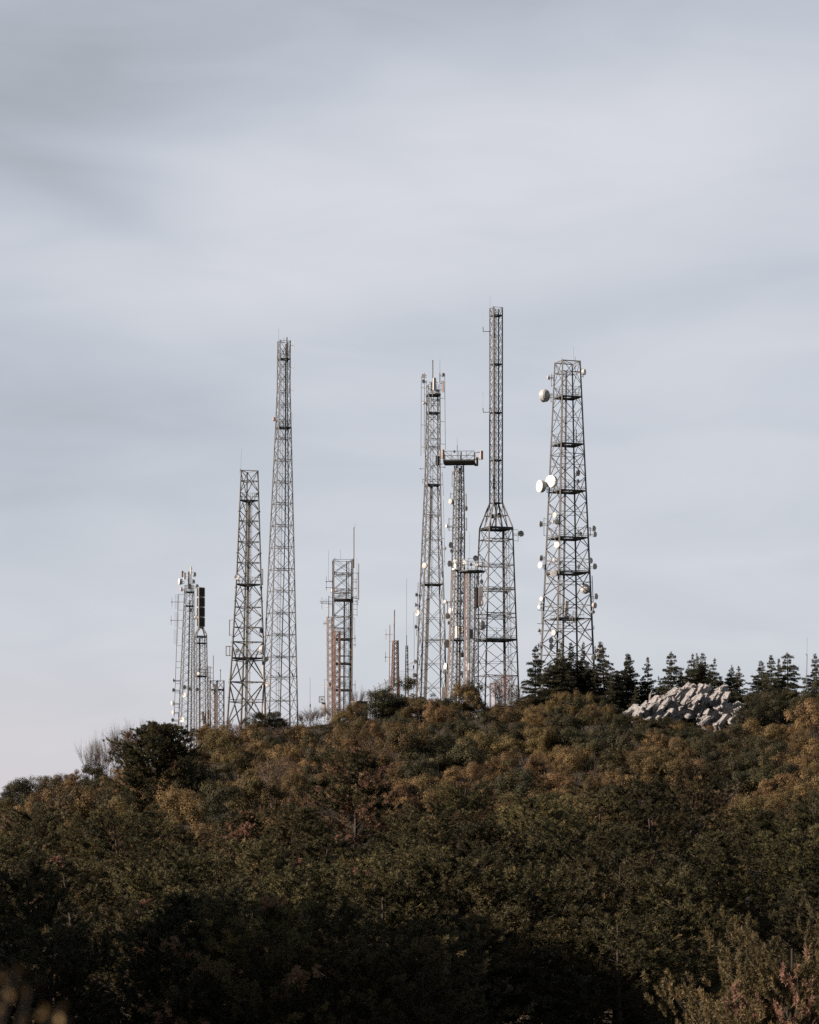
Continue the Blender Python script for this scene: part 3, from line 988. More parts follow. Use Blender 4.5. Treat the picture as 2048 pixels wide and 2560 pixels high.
    def dipole(s, px, py, half, dirx=-1, n=1, mat=None, arm=True):
        """vertical dipole element held off the tower on a short boom"""
        lg = s.near(px, py)
        c = P(px, py, lg.y)
        k = lg.y / F
        mb = MB()
        mb.bar(c + Vector((0, 0, half * k)), c - Vector((0, 0, half * k)), 0.06, 6)
        mb.box(c, (0.16, 0.14, 0.2))
        for i in range(1, n):
            e = c + Vector((-dirx * 0.42 * i, 0, 0))
            mb.bar(e + Vector((0, 0, half * k * 0.8)), e - Vector((0, 0, half * k * 0.8)), 0.035, 4)
        if arm:
            mb.bar(c, Vector((lg.x, lg.y, c.z)), 0.07)
        return mb.build('dipole_antenna', mat or s.mat, s.o)

    def yagi(s, px0, px1, py, mat='pale'):
        lg = s.near(px1, py)
        a, b = P(px0, py + 1, lg.y), P(px1, py - 1, lg.y)
        mb = MB().bar(a, b, 0.07)
        for i in range(5):
            c = a.lerp(b, 0.05 + 0.2 * i)
            hh = 0.28 + 0.05 * i
            mb.bar(c + Vector((0, 0, hh)), c - Vector((0, 0, hh)), 0.03, 4)
        mb.bar(b, Vector((lg.x, lg.y, b.z)), 0.06)
        return mb.build('yagi_antenna', mat, s.o)


def steps(a, b, d):
    n = max(1, round((b - a) / d))
    return [a + (b - a) * i / n for i in range(n + 1)]


# --- mast with panels and dishes at its head, at the western end
t = Tower('lattice_tower', 'slender lattice mast whose head bristles with small panels and dishes, beside the stacked dark boxes', 406,
          [(1476, 473.5, 14), (1806, 466, 23)], 27)
t.legs(0.1, 4, 0.14)
t.brace(steps(1478, 1806, 19) + [1824, 1842, 1860], 0.055, mid=False)
t.deck(1480, True)
t.deck(1514, False)
t.ladder(0.3, 0.2, 1482, 1850, False)
t.tray(0.15, -0.1, 1500, 1850, 0.2, 'darksteel', 2)
t.rod(477.5, 1416, 1482, 0.16, (1470,))
for px, py, w, h, m in [(456, 1435, 4.5, 14, 'panel'), (462, 1440, 4.5, 15, 'white'), (472, 1437, 4, 14, 'panel'), (477.5, 1426, 3.6, 18, 'grey'), (472, 1456, 4, 22, 'galv')]:
    t.panel(px, py, w, h, random.uniform(-30, 30), m)
for px, py, d, az, k, m in [(487, 1436, 12, 60, 'disc', 'grey'), (485, 1454, 12, 70, 'bowl', 'white'), (493, 1466, 11, 50, 'disc', 'grey'), (451, 1454, 16, -70, 'drum', 'white'), (453, 1473, 9, -60, 'drum', 'panel'), (474, 1466, 13, 15, 'disc', 'grey'),
                            (478, 1526, 9, 20, 'disc', 'grey'), (490, 1543, 11, 60, 'drum', 'beige'), (461, 1718, 10, -10, 'disc', 'grey'), (460, 1737, 13, -25, 'bowl', 'white'), (476, 1722, 9, 30, 'disc', 'grey'), (455, 1799, 14, -30, 'bowl', 'white')]:
    t.dish(px, py, d, az, k, m)
t.rod(446, 1486, 1794, 0.1, (1486, 1525, 1570, 1614, 1654, 1669, 1709, 1732, 1768), px1=435.5)
for py, px in ((1505, 430), (1551, 428)):
    t.dipole(px, py, 12)
for py, px in ((1504, 443), (1549, 442), (1592, 440)):
    mb = MB()
    c = P(px, py, 406)
    for i in range(3):
        mb.bar(c + Vector((-0.3 + 0.3 * i, 0, 1.2)), c + Vector((-0.3 + 0.3 * i, 0, -1.2)), 0.035, 4)
    for q in range(8):
        mb.bar(c + Vector((-0.3, 0, -1.2 + q * 0.34)), c + Vector((0.3, 0, -1.2 + q * 0.34)), 0.025, 3)
    mb.build('grid_panel', 'galv', t.o)
for px, py, az, d in ((434, 1725, 10, 9), (430, 1758, -60, 12), (432.5, 1781, -55, 12), (435, 1701, 30, 6), (432, 1800, 0, 9)):
    t.dish(px, py, d, az, 'disc', 'grey')

# --- mast with the stacked dark boxes
t = Tower('lattice_tower', 'squat lattice mast carrying four stacked dark square boxes on a tapered neck', 402, [(1588, 502, 18), (1829, 503, 21)], 28)
t.legs(0.11, 4, 0.15)
t.brace(steps(1589, 1829, 18) + [1847], 0.06, mid=False)
t.deck(1591, False)
t.deck(1607, False)
t.deck(1690, True)
t.ladder(0.1, 0.1, 1595, 1850, False)
t.tray(-0.2, 0.2, 1595, 1850, 0.18, 'darksteel', 2)
mb = MB()
for k in range(4):
    c0 = t.corner(k, 1588)
    c1 = P(502, 1566, 402) + Vector((0.35 * math.cos(-t.phi + k * 1.5708), 0.35 * math.sin(-t.phi + k * 1.5708), 0))
    mb.bar(c0, c1, 0.14)
    mb.bar(t.corner((k + 1) % 4, 1588), c1, 0.09)
mb.bar(P(502, 1570, 402), P(502, 1468, 402), 0.3, 8)
mb.build('neck', 'steel', t.o)
for i in range(4):
    y0 = 1469.5 + i * 24.9
    c = P(502, y0 + 11.4, 402)
    k = 402 / F
    mb = MB()
    rot = Matrix.Rotation(R(24), 3, 'Z')
    hz = 22.4 * k
    wd = 15.2 * k
    mb.box(c, (wd, wd, hz), rot)
    ob = mb.build('antenna_box', 'black', t.o)
    fb = MB()
    for sx in (-1, 1):
        for sy in (-1, 1):
            fb.bar(c + rot @ Vector((sx * wd * .51, sy * wd * .51, -hz * .5)), c + rot @ Vector((sx * wd * .51, sy * wd * .51, hz * .5)), 0.09)
    for sz in (-.5, .5):
        fb.box(c + Vector((0, 0, sz * hz)), (wd * 1.06, wd * 1.06, 0.08), rot)
    fb.build('box_frame', 'grey', ob, origin=t.o['o'])
    ob['o'] = t.o['o']
for px, py, d, az in ((500, 1662, 9, 20), (496, 1684, 8, -30), (493, 1724, 9, 0)):
    t.dish(px, py, d, az, 'disc', 'grey')
for px, py in ((508, 1790), (510, 1800), (521, 1786)):
    t.panel(px, py, 5, 20, 10, 'rust', depth=0.5)

# --- short tower with the hooped top
t = Tower('lattice_tower', 'short lattice tower with an open hooped top, between the dark boxes and the thick-legged tower', 404, [(1701, 543, 19.5), (1829, 543, 19.5)], 22, n=6)
t.legs(0.11)
t.brace(steps(1702, 1848, 20), 0.06, mid=False, nodeh=True)
t.deck(1723, False, t=0.2)
t.ladder(0.1, 0.1, 1724, 1850, False)
t.rod(533.5, 1639, 1720, 0.11, (1705,))
t.rod(551.5, 1674, 1705, 0.1, (1704,))
t.dipole(551.5, 1676, 3, arm=False)
t.tray(-0.3, 0.3, 1710, 1850, 0.3, 'rust', 2)
# thin mast beside it
t = Tower('antenna_mast', 'thin guyed antenna mast with a ladder-like arm, behind the short hooped tower', 405, [(1665, 523, 4), (1840, 523, 4)], 20, n=3, group=None)
t.legs(0.09)
t.brace(steps(1690, 1845, 9), 0.045, mid=False, style='Z')
for py in (1667, 1680, 1693):
    mb = MB().bar(P(518, py, 405), P(532, py + 3, 405), 0.06)
    mb.build('arm', 'steel', t.o)

# --- thick-legged triangular tower
t = Tower('lattice_tower', 'broad three-legged tower with thick tubular legs and heavy cross braces', 398,
          [(1177, 622, 24.2), (1461, 619, 36), (1645, 616, 46.5), (1813, 611.5, 56)], 17, n=3)
FL = [1280, 1384, 1470, 1504, 1593, 1700, 1745]
t.legs(0.24, 10, 0.36, flange=FL)
nod = [1178, 1231, 1278, 1330, 1382, 1434, 1494, 1545, 1597]
t.brace(nod, 0.13, mid=True)
t.brace([1606, 1704], 0.2, mid=True)
t.brace([1706, 1812], 0.22, mid=True)
t.deck(1251, True, t=0.2)
t.deck(1461, True, t=0.25)
t.deck(1645, True, t=0.25)
for py in (1205, 1305, 1357, 1409, 1520, 1569, 1750):
    t.ring(py, 0.06)
t.ladder(0.15, 0.0, 1252, 1840, True, hoop=1.25)
t.tray(0.05, 0.25, 1252, 1840, 0.4, 'steel', 3)
t.rod(601, 1173, 1182, 0.18)
t.rod(601.5, 1174, 1121, 0.03, px1=605, name='whip_antenna')
t.rod(657, 1422, 1463, 0.14, (1424, 1461))
t.rod(574, 1549, 1590, 0.14, (1551, 1588))
for px, py, d, az, k, m in [(592, 1443, 12, -20, 'bowl', 'beige'), (653, 1576, 15, 60, 'bowl', 'grey'), (655, 1624, 22, 68, 'drum', 'grey'), (665, 1648, 13, 30, 'disc', 'grey'), (592, 1627, 10, 10, 'drum', 'grey'), (667, 1709, 12, -40, 'bowl', 'beige')]:
    t.dish(px, py, d, az, k, m)
mb = MB()
for dx in (565.5, 574.5):
    mb.bar(P(dx, 1616, 397), P(dx, 1639, 397), 0.12)
for dy in (1616, 1639):
    mb.bar(P(565, dy, 397), P(584, dy, 397), 0.12)
mb.build('side_frame', 'steel', t.o)
t.tray(0.88, -0.3, 1640, 1810, 0.15, 'white', 1)

# --- tall western tower
tall = t = Tower('lattice_tower', 'tallest and slimmest of the western towers, tapering evenly with a square open top', 410,
                 [(852, 710.3, 18.3), (970, 709.3, 18.6), (1069, 708.5, 22.5), (1400, 704, 36.4), (1794, 699.5, 51.5)], 27)
t.legs(0.13, 4, 0.2)
t.brace([854, 897, 930, 961, 998, 1034, 1069], 0.075)
t.brace([1069, 1124, 1178, 1233, 1287, 1342, 1397, 1451, 1506, 1560, 1615, 1670, 1725, 1780, 1835], 0.085)
for py in (1010, 1097, 1151, 1206, 1260, 1315, 1369, 1424, 1478, 1533, 1588, 1643, 1692, 1752):
    t.ring(py, 0.05)
t.deck(897, True)
t.deck(1069, True)
t.ladder(-0.12, 0.0, 900, 1840, True, hoop=1.9)
t.tray(0.25, 0.1, 860, 1300, 0.22, 'steel', 2)
t.tray(0.25, 0.1, 1300, 1840, 0.14, 'steel', 2, fx1=0.0)
t.rod(717.5, 843, 905, 0.2, (860, 897))
t.rod(710, 844, 860, 0.06, (856,))
t.rod(697, 822, 856, 0.04, name='whip_antenna')
for px, py in ((735, 863.5), (734.5, 919), (734, 975.5), (732, 1034)):
    t.dipole(px, py, 14, mat='white')
mb = MB().lathe(P(685, 1053, 410), (0, 0, 1), [(0, 0.1), (0.1, 0.24), (0.6, 0.24), (0.7, 0.1)], 10)
mb.bar(P(685, 1047, 410), t.near(685, 1049), 0.08)
mb.build('beacon_lamp', 'panel', t.o)

# --- rusty cluster: square tower and two red masts in front
t = Tower('lattice_tower', 'square grey tower with wide open bays, cluttered with side rods, behind two rusty red masts', 402, [(1400, 857.3, 33.8), (1752, 856, 32)], 40)
t.legs(0.15, 4, 0.17)
t.brace([1401, 1434, 1476, 1499, 1541, 1571, 1597, 1642, 1692, 1726, 1772, 1815], 0.075, mid=False, double=0.28)
for py in (1434, 1438, 1474, 1482, 1542, 1571, 1640, 1692):
    t.ring(py, 0.08)
t.deck(1499, True, t=0.28)
t.deck(1597, True, t=0.28)
t.deck(1658, False, f=0.75, t=0.3)
t.deck(1724, True, t=0.3)
t.ladder(0.35, 0.2, 1402, 1800, False)
t.tray(0.12, 0.2, 1500, 1810, 0.2, 'darksteel', 2)
t.tray(0.28, 0.3, 1402, 1500, 0.12, 'steel', 1)
t.tray(0.6, 0.2, 1500, 1810, 0.3, 'galv', 2)
t.rod(885, 1318, 1420, 0.16, (1404, 1418), name='whip_antenna')
t.rod(887.5, 1308, 1320, 0.04)
t.rod(851.5, 1375, 1400, 0.04, name='whip_antenna')
t.rod(821.5, 1376, 1452, 0.04, (1452,), name='whip_antenna')
t.rod(897, 1409, 1500, 0.13, (1434, 1496))
t.rod(895, 1430, 1512, 0.08, (1497, 1512))
t.rod(892.5, 1395, 1450, 0.04, (1450,), name='whip_antenna')
t.rod(893, 1500, 1540, 0.07, (1524, 1538))
t.rod(887, 1546, 1605, 0.05, (1546,))
t.rod(822, 1490, 1545, 0.12, (1492, 1510))
for px, py, h in ((816, 1454, 13), (816, 1469, 8), (890.5, 1455, 9), (890.5, 1471, 8), (890.5, 1492, 6), (890.5, 1503, 6), (888, 1596, 8), (888, 1612, 7), (805, 1508, 15), (888, 1712, 12)):
    t.dipole(px, py, h, -1 if px < 850 else 1)
for x0, x1, py, m in ((800, 820, 1504, 'pale'), (814, 822, 1518, 'white'), (808, 818, 1559, 'white')):
    t.yagi(x0, x1, py, m)
for px, py, d, az, k, m in [(828.5, 1476, 11, -60, 'disc', 'white'), (840, 1474, 6, -10, 'disc', 'beige'), (826, 1712, 10, 0, 'drum', 'grey')]:
    t.dish(px, py, d, az, k, m)
t.panel(855.5, 1488, 2.6, 13, 0, 'beige')
t = Tower('lattice_tower', 'narrow faded red lattice mast against the square grey tower, the taller of the rusty pair', 398, [(1541, 824.5, 8.6), (1766, 826, 8.6)], 30, mat='pale')
t.legs(0.1)
t.brace(steps(1543, 1766, 17) + [1781, 1796, 1811], 0.05, mid=False, mat='steel')
t.ladder(0, 0, 1550, 1800, False)
t.yagi(802, 822, 1712, 'white')
t.rod(811.5, 1699, 1725, 0.07, (1699,))
t = Tower('lattice_tower', 'short rust-orange lattice mast standing in front of the square grey tower', 396, [(1576, 843.5, 8.8), (1766, 843, 9)], 30, mat='rust')
t.legs(0.13)
t.brace(steps(1578, 1766, 18) + [1783, 1800], 0.065, mid=False)
t.rod(837, 1580, 1690, 0.2, (1585, 1640), mat='pale')
t.tray(0.5, 0, 1580, 1800, 0.22, 'rust', 1)

# grid dish on its own post
gp = thing('grid_dish_post', 'thin post carrying a square wire grid dish, at the foot of the rusty red masts', 'antenna', (P(812, 1790, 394).x, 394, ground(P(812, 1790, 394).x, 394)))
MB().bar(P(812, 1722, 394), P(812, 1815, 394), 0.09, 6).build('post', 'steel', gp)
mb = MB()
for i in range(9):
    q = -7.2 + i * 1.8
    mb.bar(P(805 + q, 1741, 393.8), P(805 + q, 1756, 393.8), 0.03, 3)
    mb.bar(P(797.8, 1748.5 + q, 393.8), P(812.2, 1748.5 + q, 393.8), 0.03, 3)
for a, b in (((798, 1741), (812, 1741)), ((812, 1741), (812, 1756)), ((812, 1756), (798, 1756)), ((798, 1756), (798, 1741))):
    mb.bar(P(*a, 393.8), P(*b, 393.8), 0.09)
mb.build('grid_dish', 'galv', gp)
MB().bar(P(805, 1748, 393.8), P(805, 1748, 392.6), 0.06).box(P(805, 1748.5, 392.6), (0.2, 0.2, 0.25)).build('feed_horn', 'darksteel', gp)
MB().box(P(809, 1774, 394.2), (0.7, 0.4, 2.2)).build('cabinet', 'white', gp)

# lone whips
for px, top, Y, lab, h in ((775.5, 1693, 396, 'hair-thin lone whip antenna rising from bare shrubs beside the tall western tower', 0.07),
                           (1034, 1531, 400, 'thin drooping whip rod on a low arm beside the dish-hung railed tower', 0.07)):
    x = (px - 1024) / F * Y
    w = thing('whip_antenna', lab, 'antenna', (x, Y, ground(x, Y)))
    MB().bar(P(px, top, Y), P(px + (0 if px < 900 else 2), top + 60, Y), 0.045, 5, 0.06).bar(P(px + (0 if px < 900 else 2), top + 60, Y), Vector((x, Y, ground(x, Y) - 0.4)), h, 5).build('rod', 'galv', w)
    MB().lathe(P(px, top + 76 if px < 900 else 1672, Y), (0, 0, 1), [(0, 0.06), (0.1, 0.12), (0.5, 0.12), (0.6, 0.05)], 8).build('base_coil', 'steel', w)

# --- small tapered rusty mast by the fence
t = Tower('lattice_tower', 'small brown tapering lattice mast topped by a single pole, inside the sloping fence', 398, [(1601, 989, 7.8), (1717, 988, 11)], 28, mat='rust')
t.legs(0.14)
t.brace(steps(1602, 1717, 13) + [1730, 1745, 1760, 1775], 0.08, mid=False)
t.rod(986.5, 1525, 1604, 0.17, (1600,), px1=985.5)
t.rod(985.7, 1560, 1717, 0.2, (1600, 1650))
t.rod(996.5, 1624, 1740, 0.14, (1640, 1700), px1=995)
t.rod(975, 1562, 1740, 0.12, (1603, 1660), px1=973)
for px, py in ((965, 1586), (964, 1643)):
    t.dipole(px, py, 13, mat='pale')
t = Tower('lattice_tower', 'pencil-thin lattice mast ending in a long whip, between the fence and the dish-hung railed tower', 399, [(1614, 1017.3, 3.2), (1711, 1017.3, 4.6)], 30)
t.legs(0.08)
t.brace(steps(1615, 1711, 9) + [1720, 1729, 1738, 1750], 0.055, mid=False, style='Z')
t.rod(1016.6, 1588, 1616, 0.14)
t.rod(1016.8, 1446, 1590, 0.05, px1=1016.6, name='whip_antenna')
mb = MB().bar(t.corner(0, 1662), P(1034, 1655, 399), 0.06).bar(t.corner(0, 1675), P(1034, 1673, 399), 0.06).bar(t.corner(0, 1675), P(1032, 1657, 399), 0.04)
mb.build('side_arm', 'steel', t.o)

# --- railed-top tower hung with dishes
t = Tower('lattice_tower', 'lattice tower with a railed head of white panels and long rods hanging down its sides', 402,
          [(985, 1083.5, 20), (1180, 1082, 22.5), (1338, 1080, 28.5), (1533, 1079.5, 38), (1725, 1078, 44)], 34)
t.legs(0.15, 4, 0.22)
t.brace([990, 1032, 1060, 1100, 1142, 1190, 1212, 1260, 1310, 1360, 1408, 1459, 1518, 1576, 1632, 1690, 1750, 1810], 0.085)
for py in (1000, 1032, 1098, 1118, 1212, 1290, 1350, 1459, 1600):
    t.ring(py, 0.065)
t.deck(987, True, f=1.08, t=0.2, hole=False, railh=1.5)
t.deck(1032, False)
t.deck(1212, False)
t.deck(1461, False, f=0.95)
t.ladder(-0.1, 0.1, 990, 1495, True, hoop=1.6)
t.tray(-0.1, 0.15, 1210, 1495, 0.35, 'galv', 3, fx1=-0.25)
t.tray(-0.25, 0.15, 1495, 1800, 0.5, 'galv', 3, fx1=-0.35)
t.rod(1082, 900, 990, 0.2)
t.rod(1100, 898, 935, 0.04, px1=1100, name='whip_antenna')
t.rod(1100, 932, 958, 0.14, (957,))
t.panel(1086.5, 960, 7, 29, 20, 'white', 0, 0.35, Y=-1.4)
t.panel(1093, 979, 11, 8.5, 5, 'grey', 0, 0.6, Y=-1.0)
t.panel(1107.5, 966, 4.5, 27, -20, 'panel', -2, 0.3)
t.panel(1079.5, 968, 3.5, 26, 10, 'panel', 0, 0.3, Y=1.0)
t.panel(1059, 940, 9.5, 8, 8, 'grey', 0, 0.15)
t.panel(1091.5, 1150, 4.5, 20, -10, 'black')
for px, py, d, az, k, m in [(1059, 953, 9.5, -5, 'disc', 'grey'), (1109, 937, 9.5, 5, 'disc', 'grey'), (1069, 968, 8, -60, 'bowl', 'grey'), (1058.5, 1007, 5, -30, 'drum', 'beige'),
                            (1063, 1337, 8, 5, 'drum', 'grey'), (1063, 1414, 14, -35, 'drum', 'beige'), (1041.5, 1487, 8.5, 30, 'disc', 'grey'), (1040, 1512, 8, 20, 'disc', 'grey'), (1043, 1532, 15, -35, 'bowl', 'white'),
                            (1040, 1567, 8.5, 30, 'disc', 'grey'), (1039, 1654, 9, 0, 'drum', 'beige'), (1040, 1704, 13, -10, 'bowl', 'beige'), (1113.5, 1371, 6, 10, 'drum', 'grey')]:
    t.dish(px, py, d, az, k, m)
t.panel(1036.5, 1688, 8.5, 8.5, 5, 'grey', 0, 0.12)
t.rod(1053.5, 941, 1140, 0.09, (969, 1004, 1062, 1117), px1=1052.5)
t.rod(1061.5, 932, 1133, 0.09, (985, 1052, 1109), px1=1060.5)
t.rod(1112, 941, 1124, 0.09, (997, 1055, 1111), px1=1113.5)
t.rod(1066, 950, 985, 0.08, (975,))
t.rod(1106, 1180, 1240, 0.07, (1188, 1212), px1=1109)
t.rod(1108.5, 1250, 1415, 0.06, (1347, 1404), px1=1112.5)
t.rod(1057, 1197, 1208, 0.1, (1198, 1207))
t.rod(1045.5, 1456, 1590, 0.1, (1466, 1520, 1576), px1=1041.5)
for px, py in ((1051, 1172), (1112, 1168)):
    t.dipole(px, py, 1.5)

# --- square-head tower
t = Tower('lattice_tower', 'dark lattice tower crowned by a wide square platform with a panel at each corner', 398,
          [(1164, 1148, 12.5), (1328, 1147, 16.5), (1533, 1143.5, 18.5), (1725, 1139, 25)], 26)
t.legs(0.15, 4, 0.2)
t.brace(steps(1166, 1330, 25) + steps(1330, 1740, 32)[1:] + [1770, 1800], 0.08, mid=True)
t.tray(0.1, 0.0, 1170, 1800, 0.3, 'galv', 3)
t.tray(0.35, 0.3, 1330, 1800, 0.22, 'steel', 2)
t.tray(-0.75, -0.4, 1430, 1800, 0.2, 'pale', 2)
t.ladder(-0.1, 0.2, 1170, 1800, False)
c = P(1149, 1154, 398)
mb = MB()
hw, zt = 2.45, c.z
rot = Matrix.Rotation(R(-4), 3, 'Z')
cor = [c + rot @ Vector((sx * hw, sy * hw, 0)) for sx, sy in ((1, -1), (1, 1), (-1, 1), (-1, -1))]
mb.poly(cor, 0.1)
for i in range(4):
    mb.bar(cor[i] - Vector((0, 0, .15)), cor[(i + 1) % 4] - Vector((0, 0, .15)), 0.22)
for i in range(7):
    a = c + rot @ Vector((-hw + 0.7 * (i + 0.5), -hw, -0.15))
    mb.bar(a, a + rot @ Vector((0, 2 * hw, 0)), 0.1)
hd = mb.build('platform', 'darksteel', t.o)
rb = MB()
for i in range(4):
    p, q = cor[i], cor[(i + 1) % 4]
    for hh in (0.62, 1.35):
        rb.bar(p + Vector((0, 0, hh)), q + Vector((0, 0, hh)), 0.07)
    for j in range(4):
        b = p.lerp(q, j / 4)
        rb.bar(b, b + Vector((0, 0, 1.35)), 0.07)
    rb.bar(p.lerp(q, 0.05) + Vector((0, 0, 1.3)), p.lerp(q, 0.4), 0.07)
    rb.bar(p.lerp(q, 0.95) + Vector((0, 0, 1.3)), p.lerp(q, 0.6), 0.07)
rb.build('railing', 'steel', hd, origin=t.o['o'])
for i, (px, py, h, m) in enumerate(((1202.5, 1138, 22, 'panel'), (1190.5, 1154, 22, 'galv'), (1094.5, 1151.5, 23, 'black'), (1107, 1135, 22, 'pale'))):
    Yp = cor[i].y
    k = Yp / F
    pc = P(px, py, Yp)
    mb = MB().box(pc, (5.2 * k, 0.5, h * k), Matrix.Rotation(R((35, 145, 215, -35)[i]), 3, 'Z'))
    o = mb.build('panel_antenna', m, t.o)
    b = MB()
    for q in (-0.42, 0.42):
        b.bar(pc + Vector((0, 0, q * h * k)), cor[i] + Vector((0, 0, 0.5 + q * 1.1)), 0.09)
    b.bar(pc + Vector((0.3 if i < 2 else -0.3, 0, -.5 * h * k)), pc + Vector((0.3 if i < 2 else -0.3, 0, .5 * h * k)), 0.09)
    b.build('bracket', 'darksteel', o, origin=t.o['o'])
t.panel(1153, 1139, 3, 18, 0, 'black', 0, 0.2, Y=-2.0, arm=False)
t.rod(1143.3, 1113, 1154, 0.11)
t.rod(1143.3, 1093, 1113, 0.04, name='whip_antenna')
t.dish(1136, 1129, 7, 0, 'disc', 'grey', Y=0.5, arm=False)
t.panel(1132.5, 1182, 5, 6, 0, 'grey')
t.rod(1130.5, 1184, 1217, 0.1, (1184, 1216))
t.rod(1126.5, 1232, 1248, 0.1, (1234,))
t.rod(1165.5, 1234, 1278, 0.14, (1238, 1270))
t.rod(1166.8, 1294, 1327, 0.14, (1298, 1324))
t.rod(1122.5, 1295, 1327, 0.13, (1297, 1325))
for px, py, d, az, k, m in [(1128, 1254, 14, -50, 'drum', 'grey'), (1166, 1271, 13, 60, 'bowl', 'grey'), (1117, 1315, 8, -60, 'drum', 'white'), (1127, 1362.5, 15, 8, 'disc', 'grey'), (1129, 1377, 9, 30, 'disc', 'grey'), (1124, 1409, 15.5, 8, 'disc', 'grey'),
                            (1133, 1422, 8, -45, 'disc', 'white'), (1159, 1407, 16, -48, 'bowl', 'white'), (1113.5, 1504, 9.5, -40, 'drum', 'beige'), (1128, 1526.5, 14, -38, 'disc', 'white'), (1118.5, 1540, 15.5, 10, 'disc', 'grey'), (1129, 1548, 9, 20, 'disc', 'grey'), (1122, 1557, 8.5, 10, 'disc', 'grey'),
                            (1117.5, 1609, 21.5, 6, 'disc', 'grey'), (1114, 1665.5, 16, -62, 'disc', 'white'), (1110.5, 1679, 9, 10, 'drum', 'grey'), (1153, 1684, 15, -65, 'disc', 'white'), (1157, 1345, 6, -20, 'drum', 'white'), (1137, 1403, 9, -30, 'disc', 'grey'),
                            (1152, 1575, 20, -30, 'drum', 'beige'), (1161, 1459, 14, 30, 'disc', 'grey'), (1155, 1482, 9, 10, 'disc', 'grey'), (1152, 1503, 12, 50, 'disc', 'grey'), (1156, 1545, 9, 60, 'disc', 'grey')]:
    t.dish(px, py, d, az, k, m)
t.panel(1138.5, 1412, 5.5, 18, -25, 'white')
t.panel(1141, 1580, 5.5, 28, -20, 'white')
t.panel(1109.5, 1732, 12, 27, 10, 'grey', 0, 0.8)
t.panel(1157, 1637, 8, 10, 10, 'black', 0, 0.5)
t.rod(1119, 1505, 1545, 0.16, (1514, 1540))
t.deck(1600, True)
t.deck(1425, False)

# --- lower tower with a round railed deck
t = Tower('lattice_tower', 'low lattice tower with a round railed deck, squeezed between the square-headed and pyramid towers', 394,
          [(1428, 1180, 18), (1725, 1178, 19.5)], 24)
t.legs(0.12, 4, 0.15)
t.brace(steps(1430, 1740, 26) + [1764, 1790], 0.065, mid=True)
t.ladder(0.2, 0.1, 1430, 1790, True)
t.tray(-0.85, -0.45, 1430, 1790, 0.2, 'pale', 2)
t.tray(-0.2, 0.1, 1430, 1790, 0.2, 'steel', 2)
c = P(1180, 1427, 394)
ring = [c + Vector((2.05 * math.cos(q * math.pi / 5), 2.05 * math.sin(q * math.pi / 5), 0)) for q in range(10)]
mb = MB().poly(ring, 0.1)
for i in range(10):
    mb.bar(ring[i] - Vector((0, 0, .12)), ring[(i + 1) % 10] - Vector((0, 0, .12)), 0.2)
hd = mb.build('platform', 'darksteel', t.o)
rb = MB()
for i in range(10):
    for hh in (0.6, 1.2, 1.75):
        rb.bar(ring[i] + Vector((0, 0, hh)), ring[(i + 1) % 10] + Vector((0, 0, hh)), 0.055)
    rb.bar(ring[i], ring[i] + Vector((0, 0, 1.85)), 0.06)
rb.build('railing', 'steel', hd, origin=t.o['o'])
for px, py, d, az, k, m in [(1189, 1395.5, 14.5, 20, 'bowl', 'grey'), (1178, 1411, 8, 0, 'disc', 'grey'), (1193, 1412, 9, -40, 'drum', 'beige'), (1204, 1454, 12, 40, 'disc', 'grey'), (1204, 1562, 9, 60, 'disc', 'grey')]:
    t.dish(px, py, d, az, k, m, Y=-1.0, arm=False)
    t.rod(px + 0.5, py + d * 0.2, 1428, 0.08, Y=-0.9)
for px, py, w, h, m in [(1188, 1494, 5, 49, 'rust'), (1202, 1479, 11, 23, 'grey'), (1201, 1503, 10, 23, 'panel'), (1193, 1494, 5, 49, 'black'), (1163, 1458, 6, 18, 'galv'), (1178, 1585, 9, 22, 'darksteel'), (1173, 1667, 5, 16, 'white')]:
    t.panel(px, py, w, h, 12, m, 0, 0.4)
t.rod(1168.5, 1424, 1790, 0.14, (1565, 1580, 1640), mat='pale')
t.rod(1175, 1330, 1400, 0.035, px1=1173, name='whip_antenna')
t.dish(1206.5, 1507, 14, 75, 'disc', 'grey')

# --- slim mast on a pyramid
t = Tower('lattice_tower', 'very tall straight slim mast rising from a pyramid frame on a wider four-legged base', 404,
          [(769, 1240.5, 17), (1257, 1240.5, 17), (1320, 1240.5, 44.5), (1700, 1238, 62)], 24)
t.legs(0.17, 4, 0.22)
t.brace(steps(770, 1258, 30.2), 0.07, mid=False)
for py in (788, 910, 1031, 1150, 1257):
    t.deck(py, False, t=0.12)
t.brace([1258, 1320], 0.16, mid=False, style='K')
for py in (1290,):
    t.ring(py, 0.1)
t.brace([1320, 1380, 1446, 1505, 1565, 1627, 1687, 1745], 0.1, mid=True)
for py in (1350, 1415, 1471, 1476, 1535, 1545, 1690):
    t.ring(py, 0.09)
t.deck(1321, False, t=0.35)
t.deck(1599, True, t=0.3, railh=1.7)
t.ladder(-0.1, 0.1, 780, 1258, False)
t.tray(-0.22, -0.2, 775, 1258, 0.25, 'steel', 1)
t.tray(-0.24, -0.5, 900, 1258, 0.3, 'galv', 2)
t.tray(-0.02, 0.0, 1258, 1322, 0.3, 'steel', 2)
t.ladder(0.62, 0.3, 1322, 1790, True, hoop=1.6)
t.tray(0.42, 0.5, 1322, 1790, 0.35, 'steel', 3)
t.rod(1225.5, 740, 772, 0.035, name='whip_antenna')
for py in (828, 1030):
    mb = MB().bar(P(1208.5, py + 1, 403), t.near(1224, py - 1), 0.09).bar(P(1208.5, py + 1, 403), P(1207.5, py - 10, 403), 0.12)
    mb.build('side_arm', 'steel', t.o)
    MB().bar(P(1207.5, py - 10, 403), P(1207.5, py - 52, 403), 0.03, 5).build('whip_antenna', 'galv', t.o)
